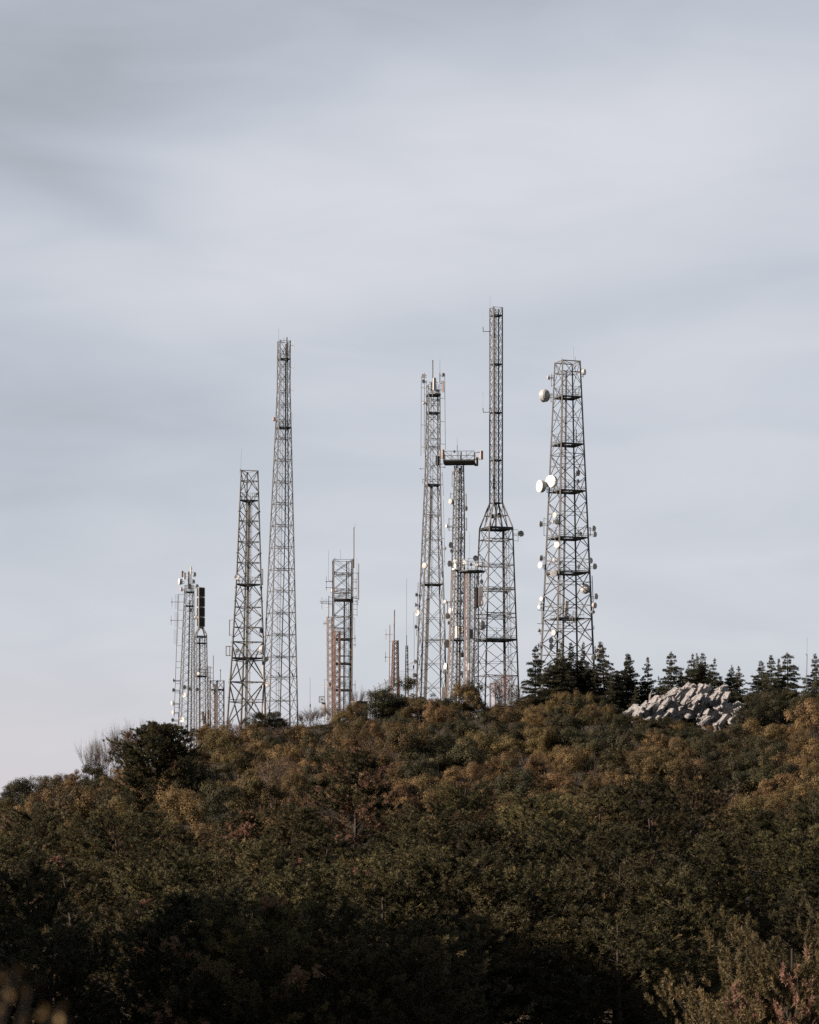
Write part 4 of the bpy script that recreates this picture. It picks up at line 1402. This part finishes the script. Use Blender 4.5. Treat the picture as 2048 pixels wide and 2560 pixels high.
t.dish(1303, 1334, 15.5, 12, 'bowl', 'grey')
t.rod(1295.5, 1325, 1353, 0.1, (1325, 1353))
t.dish(1205, 1563, 24, -66, 'drum', 'white')
t.dish(1198, 1583, 8, 40, 'disc', 'grey')
for px, py in ((1232, 1291), (1248, 1287)):
    t.panel(px, py, 6, 8, 0, 'black', 0, 0.4, Y=0.5)
t.dish(1266, 1480, 9, 10, 'drum', 'beige')

# --- widest tower, hung with dishes
t = Tower('lattice_tower', 'widest lattice tower, hung with many round dishes on both flanks, behind the dark cedars', 418,
          [(904, 1419, 33.6), (1298, 1419, 53), (1606, 1418.5, 68), (1740, 1418, 75)], 24.7)
t.legs(0.2, 4, 0.3)
t.brace([905, 963, 1019, 1079, 1137], 0.095)
t.brace([1137, 1194, 1255, 1313, 1372, 1430], 0.13)
t.brace([1430, 1486, 1545, 1607, 1668, 1730, 1790], 0.16)
for py in (906, 932, 1548):
    t.ring(py, 0.09)
for py in (993, 1111, 1228, 1345, 1432):
    t.deck(py, True, t=0.2, railh=1.6)
t.deck(1546, True, f=0.7, t=0.2, railh=1.5)
t.ladder(-0.22, 0.1, 930, 1790, True, hoop=1.55)
t.tray(-0.08, 0.0, 930, 1790, 0.3, 'steel', 2, fx1=-0.15)
t.rod(1405, 894, 908, 0.05)
t.rod(1438, 892, 925, 0.09)
t.rod(1434, 866, 900, 0.035, name='whip_antenna')
t.rod(1378.5, 934, 967, 0.1, (937, 941, 963))
t.rod(1377.5, 984, 1005, 0.14, (983, 1004))
t.rod(1458, 921, 944, 0.12, (924, 942))
t.rod(1368, 1215, 1232, 0.14, (1231,))
t.rod(1360, 1294, 1340, 0.11, (1296, 1338))
t.rod(1360, 1391, 1424, 0.11, (1392, 1421))
t.rod(1476, 1317, 1340, 0.12, (1320, 1337))
t.rod(1480.5, 1439, 1525, 0.13, (1456, 1505), px1=1484)
t.rod(1354.5, 1489, 1560, 0.1, (1492, 1525, 1558))
t.rod(1351, 1573, 1587, 0.1, (1584,))
t.rod(1350.5, 1604, 1626, 0.12, (1606, 1624))
t.rod(1488, 1615, 1645, 0.16, (1620, 1640))
t.rod(1485, 1564, 1574, 0.1, (1571,))
t.rod(1441, 1073, 1104, 0.14)
big = [(1363.5, 989, 32, -128, 'drum', 'white'), (1371, 944, 10, -80, 'drum', 'grey'), (1459.5, 930, 15.5, 62, 'drum', 'white'), (1354.5, 1216, 31, -62, 'drum', 'white'), (1380.5, 1204, 31, -38, 'drum', 'white'), (1445, 1183, 15, 40, 'bowl', 'beige'), (1446, 1203, 11, 60, 'bowl', 'grey'),
       (1387, 1288, 15, -50, 'disc', 'grey'), (1392, 1304, 15, -15, 'disc', 'grey'), (1352, 1310, 15.5, -120, 'disc', 'grey'), (1485, 1321, 14.5, 45, 'disc', 'grey'), (1487.5, 1335.5, 15, 20, 'disc', 'grey'), (1392.5, 1362, 15.5, -28, 'disc', 'white'),
       (1353, 1395, 15, -125, 'disc', 'grey'), (1351, 1413, 16, -48, 'disc', 'white'), (1383, 1402, 15, 125, 'disc', 'grey'), (1400, 1407, 10, 15, 'disc', 'grey'), (1477, 1401.5, 15, 45, 'disc', 'grey'), (1487, 1416, 15.5, 40, 'disc', 'grey'),
       (1384.5, 1434.5, 17, -8, 'drum', 'grey'), (1462, 1472, 25, 150, 'drum', 'white'), (1490.5, 1491, 15.5, 50, 'disc', 'grey'), (1353.5, 1497, 11, -50, 'disc', 'white'), (1348, 1517.5, 10.5, -55, 'disc', 'white'), (1350.5, 1509, 7, -20, 'drum', 'grey'), (1485.5, 1513.5, 15, 50, 'drum', 'beige'), (1483, 1530, 9, 20, 'drum', 'grey'),
       (1386, 1582, 15.5, -45, 'drum', 'grey'), (1377.5, 1601, 15.5, 5, 'disc', 'grey'), (1378, 1616, 15, 8, 'disc', 'grey'), (1501.5, 1630, 28, 72, 'drum', 'grey'), (1483.5, 1644, 15, 15, 'drum', 'grey'), (1347, 1576, 8, -100, 'drum', 'beige'), (1346, 1614, 14, -95, 'bowl', 'panel'), (1382, 1305, 6, -60, 'drum', 'beige'),
       (1448, 1416, 8, 60, 'bowl', 'grey'), (1452, 1334, 9, 30, 'bowl', 'grey')]
for b in big:
    t.dish(*b)
t.panel(1415.5, 1527.5, 8, 49, 12, 'beige', 6, 0.35, Y=-2.2, arm=False)
t.panel(1421, 1546, 9, 12, 5, 'grey', 0, 0.6, Y=-2.0, arm=False)
mb = MB()
for a, b in (((1432, 1530), (1438, 1530)), ((1438, 1530), (1438, 1565)), ((1438, 1565), (1408, 1565)), ((1408, 1556), (1440, 1556)), ((1408, 1545), (1408, 1566)), ((1432, 1530), (1432, 1566)), ((1424, 1540), (1424, 1566)), ((1344, 1525), (1404, 1530)), ((1343, 1559), (1404, 1562))):
    mb.bar(P(*a, 414.5), P(*b, 414.5), 0.09)
mb.build('side_frame', 'steel', t.o)

# --- thin mast at the eastern end
x = (2016.5 - 1024) / F * 396
w = thing('antenna_mast', 'plain thin mast with a whip on top, standing alone between cedars at the eastern end', 'antenna', (x, 396, ground(x, 396)))
MB().bar(P(2018, 1636, 396), P(2015, 1750, 396), 0.13, 6, 0.16).build('pole', 'steel', w)
MB().bar(P(2018, 1592, 396), P(2018, 1637, 396), 0.04, 5).build('whip_antenna', 'galv', w)
MB().bar(P(2015.5, 1637, 396), P(2018.5, 1639, 396), 0.08).bar(P(2015.5, 1633, 396), P(2015.5, 1638, 396), 0.08).build('arm', 'steel', w)


# ------------------------------------------------------------------ rock outcrop
def rock_mesh(dims, seed, n=26, pinch=0.25):
    """angular slab: a box with knocked-off corners, split faces and rough edges"""
    import bmesh
    pr = random.Random(seed)
    bm = bmesh.new()
    for sx in (-1, 1):
        for sy in (-1, 1):
            for sz in (-1, 1):
                c = Vector((sx * pr.uniform(0.72, 1.05), sy * pr.uniform(0.7, 1.0), sz * pr.uniform(0.85, 1.0)))
                if sx > 0:
                    c.y *= pr.uniform(0.45, 0.9)
                    c.z *= pr.uniform(0.3, 0.85) if sz < 0 else 1
                k = pr.choice((0.15, 0.25, 0.45, 0.6))
                for ax in range(3):
                    d = Vector(c)
                    d[ax] *= 1 - k * pr.uniform(0.3, 1.0)
                    bm.verts.new([d[j] * dims[j] / 2 for j in range(3)])
    res = bmesh.ops.convex_hull(bm, input=bm.verts)
    for e in list(res['geom_interior']) + list(res['geom_unused']):
        if isinstance(e, bmesh.types.BMVert) and e.is_valid:
            bm.verts.remove(e)
    bmesh.ops.subdivide_edges(bm, edges=bm.edges[:], cuts=3, use_grid_fill=True)
    bmesh.ops.triangulate(bm, faces=bm.faces[:])
    a = min(dims) * 0.05
    for v in bm.verts:
        v.co += Vector((pr.gauss(0, a), pr.gauss(0, a), pr.gauss(0, a)))
    me = bpy.data.meshes.new('rock_slab')
    bm.to_mesh(me)
    bm.free()
    me.materials.append(M['rock'])
    return me


rx = P(1700, 1800, 378)
outcrop = thing('rock_outcrop', 'pale outcrop of tilted limestone slabs in front of the cedars', 'rock', (rx.x, 378, ground(rx.x, 378)))


def slab(px, py, L, ang, T=34, D=2.4, Y=377.0, yaw=None, tiltx=None, seed=0):
    """slab whose sunny upper face is centred on px, py; L pixels long, ang its slope in the picture, T its thickness"""
    k = Y / F
    a = R(ang)
    yaw = random.uniform(10, 26) if yaw is None else yaw
    tx = random.uniform(8, 20) if tiltx is None else tiltx
    rot = Matrix.Rotation(R(yaw), 3, 'Z') @ Matrix.Rotation(-a, 3, 'Y') @ Matrix.Rotation(R(tx), 3, 'X')
    me = rock_mesh((L * k, D, T * k), seed + int(px * 7 + py))
    o = bpy.data.objects.new('rock_slab', me)
    COL.objects.link(o)
    o.parent = outcrop
    top = P(px, py, Y)
    c = top - rot @ Vector((0, 0, T * k * 0.5))
    o.matrix_parent_inverse = Matrix.Identity(4)
    o.matrix_local = Matrix.Translation(c - outcrop.location) @ rot.to_4x4()
    return o


OX, OY, OS = 1540, 1620, 0.2945
for i, (zx, zy, L, a, T, Yd) in enumerate([(450, 385, 170, 42, 150, 379), (485, 425, 190, 46, 130, 377.5), (380, 505, 200, 48, 120, 376), (165, 540, 110, 58, 90, 375.5), (220, 505, 120, 48, 110, 376.5), (100, 535, 80, 30, 70, 376), (318, 440, 110, 50, 110, 378.5),
                                           (590, 325, 80, 42, 110, 381), (692, 350, 110, 55, 130, 380), (852, 372, 90, 52, 120, 380), (746, 410, 70, 52, 110, 378.5), (800, 440, 60, 32, 90, 378), (595, 435, 70, 12, 100, 377.5), (905, 445, 150, 60, 150, 378),
                                           (868, 528, 170, 60, 150, 376.5), (895, 600, 110, 46, 110, 375), (750, 600, 120, 35, 90, 375), (350, 572, 60, 45, 70, 375), (402, 565, 70, 50, 80, 375), (535, 492, 40, 20, 110, 376), (1045, 498, 80, 15, 150, 377), (265, 588, 60, 30, 70, 375),
                                           (500, 372, 90, 48, 120, 380), (415, 440, 90, 44, 90, 378.2), (560, 350, 60, 55, 120, 380), (660, 432, 40, 20, 70, 377.6), (720, 455, 46, 50, 70, 377), (940, 475, 40, 20, 70, 376.5), (600, 568, 36, 40, 60, 375), (235, 470, 60, 50, 80, 377.5), (150, 500, 60, 50, 60, 377)] + [(random.uniform(200, 960), 0, random.uniform(28, 85), random.uniform(34, 60), random.uniform(30, 70), random.uniform(374.5, 378)) for _ in range(36)]):
    if zy == 0:
        zy = random.uniform(interp([(150, 520), (450, 380), (600, 350), (850, 390), (960, 420)], zx), 600)
    slab(OX + zx * OS, OY + zy * OS, L * OS * 1.2, a + random.uniform(-6, 4), min(T * 0.3, 30) * OS, random.uniform(0.9, 1.9), Yd, seed=i)
# shaded blocks between and under the slabs
for i, (zx, zy, wx, wz, Yd) in enumerate([(1060, 590, 150, 190, 377), (960, 590, 120, 220, 377.5), (840, 470, 150, 160, 380), (700, 500, 180, 170, 379), (620, 520, 170, 160, 378.5), (500, 560, 170, 150, 377.5), (420, 600, 160, 120, 377), (300, 540, 150, 110, 378), (780, 620, 160, 140, 377),
                                          (880, 680, 150, 120, 376), (640, 400, 150, 160, 381), (760, 390, 140, 120, 382), (900, 400, 120, 140, 381.5), (1000, 640, 120, 120, 376), (200, 590, 120, 80, 377), (540, 420, 130, 140, 380), (1090, 560, 130, 150, 376), (1030, 520, 90, 120, 378), (360, 520, 170, 120, 378), (470, 470, 170, 150, 378.5), (250, 560, 130, 90, 377.5), (860, 580, 150, 130, 377.5)]):
    k = Yd / F
    me = rock_mesh((wx * OS * k, 3.2, wz * OS * k), 900 + i, 30, 0.35)
    o = bpy.data.objects.new('rock_block', me)
    COL.objects.link(o)
    o.parent = outcrop
    o.matrix_local = Matrix.Translation(P(OX + zx * OS, OY + zy * OS, Yd - 0.2) - outcrop.location) @ (Matrix.Rotation(R(random.uniform(10, 26)), 4, 'Z') @ Matrix.Rotation(R(random.uniform(-40, -15)), 4, 'Y'))

# dead snag beside the rocks
x = (1627 - 1024) / F * 381
w = thing('dead_snag', 'short pale dead trunk leaning beside the rock outcrop', 'dead tree', (x, 381, ground(x, 381)))
MB().tube([P(1624.5, 1775, 381), P(1625, 1750, 381), P(1626.5, 1738, 381), P(1630, 1726, 381)], [0.2, 0.19, 0.16, 0.08], 7).tube([P(1625.5, 1745, 381), P(1621, 1739, 381)], [0.07, 0.02], 5).build('trunk', 'palebark', w)

# ------------------------------------------------------------------ fence, concrete tank, gate frame
fpts = [(912, 1742, 389), (926, 1729, 390), (938, 1720, 391), (950, 1713, 392), (965, 1704, 393), (977, 1695, 394.5), (1000, 1692, 396), (1022, 1691, 397), (1044, 1690, 398)]
fw = thing('chain_link_fence', 'wire mesh fence on angled posts climbing to the small brown mast', 'fence', P(960, 1740, 392))
tops = [P(*p) for p in fpts]
for i, p in enumerate(tops):
    g = Vector((p.x, p.y, min(ground(p.x, p.y) - 0.3, p.z - 2.6)))
    mb = MB().bar(p, g, 0.1, 4)
    if i < 6:
        mb.bar(p, p + Vector((-0.28, -0.1, 0.38)), 0.06)
    mb.build('post', 'rust', fw)
for i in range(len(tops) - 1):
    a, b = tops[i], tops[i + 1]
    mb = MB()
    n = int((b - a).length / 0.2) + 1
    for q in range(n + 1):
        p = a.lerp(b, q / n)
        p2 = a.lerp(b, min(1, (q + 7) / n))
        p3 = a.lerp(b, max(0, (q - 7) / n))
        for e in (p2, p3):
            fr = abs((e - p).length) / (7 * (b - a).length / n)
            mb.bar(p, Vector((e.x, e.y, e.z - 2.5 * fr)), 0.018, 3)
    for hh in (0.0, -1.25, -2.5):
        mb.bar(a + Vector((0, 0, hh)), b + Vector((0, 0, hh)), 0.035, 3)
    mb.build('wire_mesh', 'galv', fw)
mb = MB()
for i in range(5, len(tops) - 1):
    a, b = tops[i], tops[i + 1]
    for hh in (0.3, 0.85):
        for q in range(9):
            c = a.lerp(b, q / 9) + Vector((0, 0, hh))
            mb.bar(c, a.lerp(b, (q + 1) / 9) + Vector((0, 0, hh)), 0.02, 3)
            mb.bar(c + Vector((0.1, 0, 0.25)), c + Vector((-0.1, 0, -0.25)), 0.02, 3)
mb.build('barbed_wire', 'galv', fw)

c = P(899, 1778, 386.5)
w = thing('concrete_tank', 'square weathered concrete tank half hidden by scrub below the fence', 'tank', (c.x, c.y, ground(c.x, c.y)))
rot = Matrix.Rotation(R(28), 3, 'Z')
MB().box(c, (1.9, 1.9, 2.9), rot).build('wall', 'concrete', w)
MB().box(P(899, 1754.5, 386.5), (2.1, 2.1, 0.16), rot).box(P(899, 1752.5, 386.5), (0.6, 0.6, 0.14), rot).build('lid', 'concrete', w)

c = P(1233, 1740, 392)
w = thing('gate_frame', 'rusty square gate frame with cross bars under the pyramid tower', 'gate', (c.x, c.y, ground(c.x, c.y)))
mb = MB()
for px in (1226, 1239):
    mb.bar(P(px, 1707, 392), P(px, 1790, 392), 0.22)
for py in (1709, 1722, 1740):
    mb.bar(P(1226, py, 392), P(1239, py, 392), 0.1)
mb.build('frame', 'rust', w)
mb = MB().bar(P(1239, 1707, 392), P(1256, 1707, 392), 0.12).bar(P(1241, 1724, 392), P(1250, 1709, 392), 0.07)
mb.build('crossbar', 'steel', w)

# ------------------------------------------------------------------ two crows on the tall tower
A, B = tall.corner(3, 1692), tall.corner(0, 1692)
for px, sgn, lab in ((697, 1, 'black crow perched on a brace of the tall tower, on the side of its ladder'), (730.5, 1, 'black crow perched on a brace of the tall tower, close to its outer leg')):
    f = (P(px, 1692, A.y).x - A.x) / (B.x - A.x)
    p = A.lerp(B, max(0.02, min(0.98, f)))
    b = thing('crow', lab, 'bird', p, 'crows on the tall tower')
    o = p + Vector((0, 0, 0.05))
    spine = [(0.20, -0.20), (0.15, -0.06), (0.11, 0.05), (0.05, 0.19), (-0.01, 0.32), (-0.06, 0.41), (-0.075, 0.48), (-0.10, 0.53), (-0.15, 0.535)]
    rad = [0.015, 0.04, 0.075, 0.115, 0.125, 0.095, 0.075, 0.065, 0.03]
    mb = MB().tube([o + Vector((sgn * sx, 0, sz)) for sx, sz in spine], rad, 10)
    mb.build('body', 'crow', b, smooth=True)
    MB().tube([o + Vector((sgn * -0.14, 0, 0.535)), o + Vector((sgn * -0.23, 0, 0.52))], [0.028, 0.006], 6).build('beak', 'crow', b)
    for s in (-1, 1):
        MB().tube([o + Vector((sgn * 0.02, s * 0.11, 0.36)), o + Vector((sgn * 0.08, s * 0.125, 0.2)), o + Vector((sgn * 0.17, s * 0.05, -0.05))], [0.04, 0.06, 0.015], 6).build('wing', 'crow', b)
        MB().bar(o + Vector((sgn * 0.02, s * 0.05, 0.14)), o + Vector((sgn * -0.01, s * 0.05, -0.05)), 0.025, 5).bar(o + Vector((sgn * -0.08, s * 0.05, -0.04)), o + Vector((sgn * 0.03, s * 0.05, -0.04)), 0.02, 4).build('leg', 'crow', b)

# ------------------------------------------------------------------ near twig with autumn leaves, out of focus
x, Y = (20 - 1024) / F * 5.2, 5.2
w = thing('autumn_sapling', 'blurred sapling with orange leaves close by in the lower corner', 'sapling', (x - 0.25, Y, ground(x - 0.25, Y)))
base = Vector((x - 0.25, Y, ground(x, Y) - 0.05))
rng = np.random.default_rng(5)
mb = MB()
C, D = [], []
for px, py in ((20, 2450), (75, 2475), (-10, 2480), (70, 2535), (12, 2520), (118, 2545), (155, 2515), (170, 2545), (45, 2415), (-30, 2520)):
    e = P(px, py, Y + rng.uniform(-.25, .25))
    m = base.lerp(e, 0.55) + Vector((-0.06, 0, 0.05))
    mb.tube([base, m, e], [0.008, 0.005, 0.002], 5)
    for q in range(2):
        C.append(np.array(e) + rng.normal(0, 0.016, 3))
        D.append(rng.normal(size=3) + (0, 0, 0.3))
mb.build('stem', 'bark', w)
C, D = np.array(C), unit(np.array(D))
V, Q = leaves(C, D, rng.uniform(0.02, 0.034, len(C)), rng.uniform(0.012, 0.02, len(C)), rng)
ob = bpy.data.objects.new('leaves', npmesh('leaves', V - np.array(w.location), Q, 'gold', rng.uniform(0.0, 0.6, len(C))))
COL.objects.link(ob)
ob.parent = w

# ------------------------------------------------------------------ labels that single out each plant
LOOK = {'oak': 'rusty brown oak shrub', 'olive': 'olive leafy shrub', 'ever': 'dark evergreen bush', 'gold': 'golden yellow shrub', 'red': 'reddish half-bare shrub', 'bare': 'bare grey twiggy shrub',
        'pine': 'dark pine', 'pinkpine': 'pine with pink withered shoots', 'nearpine': 'near pine', 'skypine': 'skyline pine', 'cedar': 'dark cedar'}
MARK = [(130, 'the outer west end'), (245, 'the west shoulder'), (345, 'the bare shrubs'), (450, 'the skyline pine'), (520, 'the stacked dark boxes'), (590, 'the short hooped tower'), (668, 'the thick-legged tower'), (760, 'the tall western tower'), (870, 'the rusty masts'),
        (930, 'the concrete tank'), (1010, 'the sloping fence'), (1105, 'the railed tower'), (1170, 'the square-headed tower'), (1225, 'the round-decked tower'), (1310, 'the pyramid tower'), (1400, 'the first cedars'), (1500, 'the widest tower'),
        (1570, 'the cedar row'), (1660, 'the western rocks'), (1760, 'the middle rocks'), (1870, 'the eastern rocks'), (1960, 'the eastern cedars'), (2300, 'the thin eastern mast')]
ROW = [(1775, 'on the crest by'), (1835, 'just under'), (1890, 'high up below'), (1945, 'on the upper slope below'), (2005, 'mid slope below'), (2070, 'past mid slope below'), (2150, 'lower slope below'), (2260, 'low down below'), (2390, 'near the foot below'), (9999, 'at the foot below')]


def mark_of(px):
    return next(m for lim, m in MARK if px < lim)


def row_of(py):
    return next(m for lim, m in ROW if py < lim)


bag = {}
for t, kind, px, py, w, lab in PLANTS:
    if lab:
        continue
    if kind == 'cedar':
        key = LOOK[kind] + ' standing by ' + mark_of(px)
    else:
        key = LOOK[kind] + ' ' + row_of(py) + ' ' + mark_of(px)
    bag.setdefault(key, []).append((t, px, py, w))
for key, lst in bag.items():
    if len(lst) == 1:
        lst[0][0]['label'] = key
        continue
    words = {2: ['uphill of two', 'downhill of two'], 3: ['uppermost of three', 'middle of three', 'lowest of three']}
    if key.startswith('dark cedar'):
        lst.sort(key=lambda q: (HOR - q[2]), reverse=True)
        ws = {2: ['taller of two', 'shorter of two'], 3: ['tallest of three', 'middling of three', 'shortest of three']}.get(len(lst), ['tallest', 'second tallest', 'third tallest', 'fourth tallest', 'fifth tallest', 'sixth tallest', 'seventh tallest', 'eighth tallest', 'ninth tallest', 'smallest'])
        lst.sort(key=lambda q: q[0].scale[2], reverse=True)
    else:
        lst.sort(key=lambda q: q[2])
        ws = words.get(len(lst), ['uppermost', 'second highest', 'third highest', 'fourth highest', 'fifth highest', 'lowest', 'very lowest', 'last', 'hidden'])
    for q, wd in zip(lst, ws):
        q[0]['label'] = key + ', ' + wd
for q in PLANTS:
    if len(q[0]['label'].replace('-', ' ').split()) > 16:
        print('LONG', q[0]['label'])

# ------------------------------------------------------------------ sky, sun, camera
SUN = Vector((-0.87, -0.30, 0.38)).normalized()
el = math.asin(SUN.z)
az = math.atan2(SUN.x, SUN.y)
wd = bpy.data.worlds.new('World')
S.world = wd
wd.use_nodes = True
nt = wd.node_tree
nt.nodes.clear()
out = nt.nodes.new('ShaderNodeOutputWorld')
bg = nt.nodes.new('ShaderNodeBackground')
STR = 0.1
bg.inputs['Strength'].default_value = STR
sky = nt.nodes.new('ShaderNodeTexSky')
sky.sky_type = 'NISHITA'
sky.sun_disc = False
sky.sun_elevation = el
sky.sun_rotation = az
tc = nt.nodes.new('ShaderNodeTexCoord')
sep = nt.nodes.new('ShaderNodeSeparateXYZ')
link(nt, tc.outputs['Generated'], sep.inputs[0])


def mth(op, a, b=None, c=None):
    n = nt.nodes.new('ShaderNodeMath')
    n.operation = op
    for i, v in enumerate((a, b, c)):
        if v is None:
            continue
        if isinstance(v, (int, float)):
            n.inputs[i].default_value = v
        else:
            link(nt, v, n.inputs[i])
    return n.outputs[0]


X, Z = sep.outputs['X'], sep.outputs['Z']


def gauss(px, py, sx, sy, amp, rot=0.0):
    """soft cloud patch about the direction of photograph pixel px, py"""
    u, v = (px - 1024) / F, (HOR - py) / F
    l = math.sqrt(1 + u * u + v * v)
    u, v = u / l, v / l
    dx = mth('SUBTRACT', X, u)
    dz = mth('SUBTRACT', Z, v)
    c, s = math.cos(R(rot)), math.sin(R(rot))
    a = mth('ADD', mth('MULTIPLY', dx, c * F / sx), mth('MULTIPLY', dz, s * F / sx))
    b = mth('ADD', mth('MULTIPLY', dx, -s * F / sy), mth('MULTIPLY', dz, c * F / sy))
    r2 = mth('ADD', mth('MULTIPLY', a, a), mth('MULTIPLY', b, b))
    return mth('MULTIPLY', mth('EXPONENT', mth('MULTIPLY', r2, -0.5)), amp)


acc = None
for g in [(60, 330, 260, 150, -0.26, -20), (330, 210, 330, 90, -0.14, 0), (-50, -60, 600, 260, -0.16, 0), (1100, -120, 1300, 190, -0.25, 0), (1250, 450, 700, 230, 0.17, 10), (700, 500, 420, 130, 0.12, 0), (240, 510, 170, 45, -0.16, -22),
          (-60, 900, 330, 140, -0.22, -8), (60, 1180, 330, 170, -0.22, 0), (1080, 850, 280, 60, -0.15, 6), (520, 1040, 190, 60, -0.18, -5), (1700, 740, 330, 60, -0.15, 5), (560, 740, 330, 60, 0.10, 12), (1250, 590, 260, 30, -0.06, 8),
          (1750, 330, 380, 150, 0.12, 15), (900, 960, 200, 50, 0.05, 0), (1800, 1000, 300, 120, 0.05, 0), (1000, 1480, 1000, 300, 0.10, 0), (650, 130, 400, 60, 0.05, -10), (1500, 120, 400, 80, -0.05, 0), (120, 640, 300, 90, 0.06, -10)]:
    v = gauss(*g[:4], g[4] * 0.8, g[5])
    acc = v if acc is None else mth('ADD', acc, v)
# streaky noise over it
mp = nt.nodes.new('ShaderNodeMapping')
mp.inputs['Rotation'].default_value = (0, R(14), 0)
mp.inputs['Scale'].default_value = (9, 6, 26)
link(nt, tc.outputs['Generated'], mp.inputs['Vector'])
nz = nt.nodes.new('ShaderNodeTexNoise')
nz.inputs['Scale'].default_value = 1.0
nz.inputs['Detail'].default_value = 5
nz.inputs['Roughness'].default_value = 0.42
nz.inputs['Distortion'].default_value = 0.6
link(nt, mp.outputs['Vector'], nz.inputs['Vector'])
acc = mth('ADD', acc, mth('MULTIPLY', mth('SUBTRACT', nz.outputs['Fac'], 0.5), 0.2))
mp2 = nt.nodes.new('ShaderNodeMapping')
mp2.inputs['Rotation'].default_value = (0, R(-24), 0)
mp2.inputs['Scale'].default_value = (11, 8, 40)
link(nt, tc.outputs['Generated'], mp2.inputs['Vector'])
n3 = nt.nodes.new('ShaderNodeTexNoise')
n3.inputs['Scale'].default_value = 1.0
n3.inputs['Detail'].default_value = 6
n3.inputs['Roughness'].default_value = 0.5
n3.inputs['Distortion'].default_value = 0.9
link(nt, mp2.outputs['Vector'], n3.inputs['Vector'])
acc = mth('ADD', acc, mth('MULTIPLY', mth('SUBTRACT', n3.outputs['Fac'], 0.5), 0.26))
acc = mth('ADD', acc, 0.77)
# out-of-view sky is darkened overhead and behind the camera to cut ambient light
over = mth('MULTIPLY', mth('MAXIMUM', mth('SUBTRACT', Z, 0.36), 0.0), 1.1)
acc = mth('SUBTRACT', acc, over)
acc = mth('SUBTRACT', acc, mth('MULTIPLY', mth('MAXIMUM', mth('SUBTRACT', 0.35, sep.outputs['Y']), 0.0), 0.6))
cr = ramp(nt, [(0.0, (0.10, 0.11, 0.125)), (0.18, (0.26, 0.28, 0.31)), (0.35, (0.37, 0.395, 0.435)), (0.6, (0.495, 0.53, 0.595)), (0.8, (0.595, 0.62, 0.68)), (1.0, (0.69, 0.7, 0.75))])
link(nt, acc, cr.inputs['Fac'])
# faint rose glow low in the west
pk = gauss(40, 1950, 420, 170, 0.6)
pm = nt.nodes.new('ShaderNodeMixRGB')
link(nt, pk, pm.inputs['Fac'])
link(nt, cr.outputs['Color'], pm.inputs['Color1'])
pm.inputs['Color2'].default_value = (0.68, 0.63, 0.67, 1)
mul = nt.nodes.new('ShaderNodeVectorMath')
mul.operation = 'SCALE'
mul.inputs['Scale'].default_value = 0.695 / STR
link(nt, pm.outputs['Color'], mul.inputs[0])
mx = nt.nodes.new('ShaderNodeMixRGB')
mx.inputs['Fac'].default_value = 0.93
link(nt, sky.outputs['Color'], mx.inputs['Color1'])
link(nt, mul.outputs['Vector'], mx.inputs['Color2'])
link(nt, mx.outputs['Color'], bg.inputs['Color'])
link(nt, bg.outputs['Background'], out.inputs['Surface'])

ld = bpy.data.lights.new('sun', 'SUN')
ld.energy = 5.0
ld.angle = R(0.5)
ld.color = (1.0, 0.835, 0.715)
lo = bpy.data.objects.new('sun', ld)
COL.objects.link(lo)
lo.rotation_euler = SUN.to_track_quat('Z', 'Y').to_euler()
lo.location = (-60, 300, 120)

cd = bpy.data.cameras.new('camera')
cd.sensor_fit = 'VERTICAL'
cd.sensor_height = 36
cd.sensor_width = 28.8
cd.lens = 36 * F / 2560
cd.shift_y = (HOR - 1280) / 2560
cd.clip_start = 0.1
cd.clip_end = 12000
cd.dof.use_dof = True
cd.dof.focus_distance = 395
cd.dof.aperture_fstop = 2.8
co = bpy.data.objects.new('camera', cd)
COL.objects.link(co)
co.rotation_euler = (R(90), 0, 0)
S.camera = co

S.view_settings.view_transform = 'Standard'
S.view_settings.look = 'None'
S.view_settings.exposure = 0.55
S.view_settings.gamma = 1
S.cycles.max_bounces = 5
S.cycles.diffuse_bounces = 3
S.cycles.transmission_bounces = 3
S.cycles.use_denoising = False
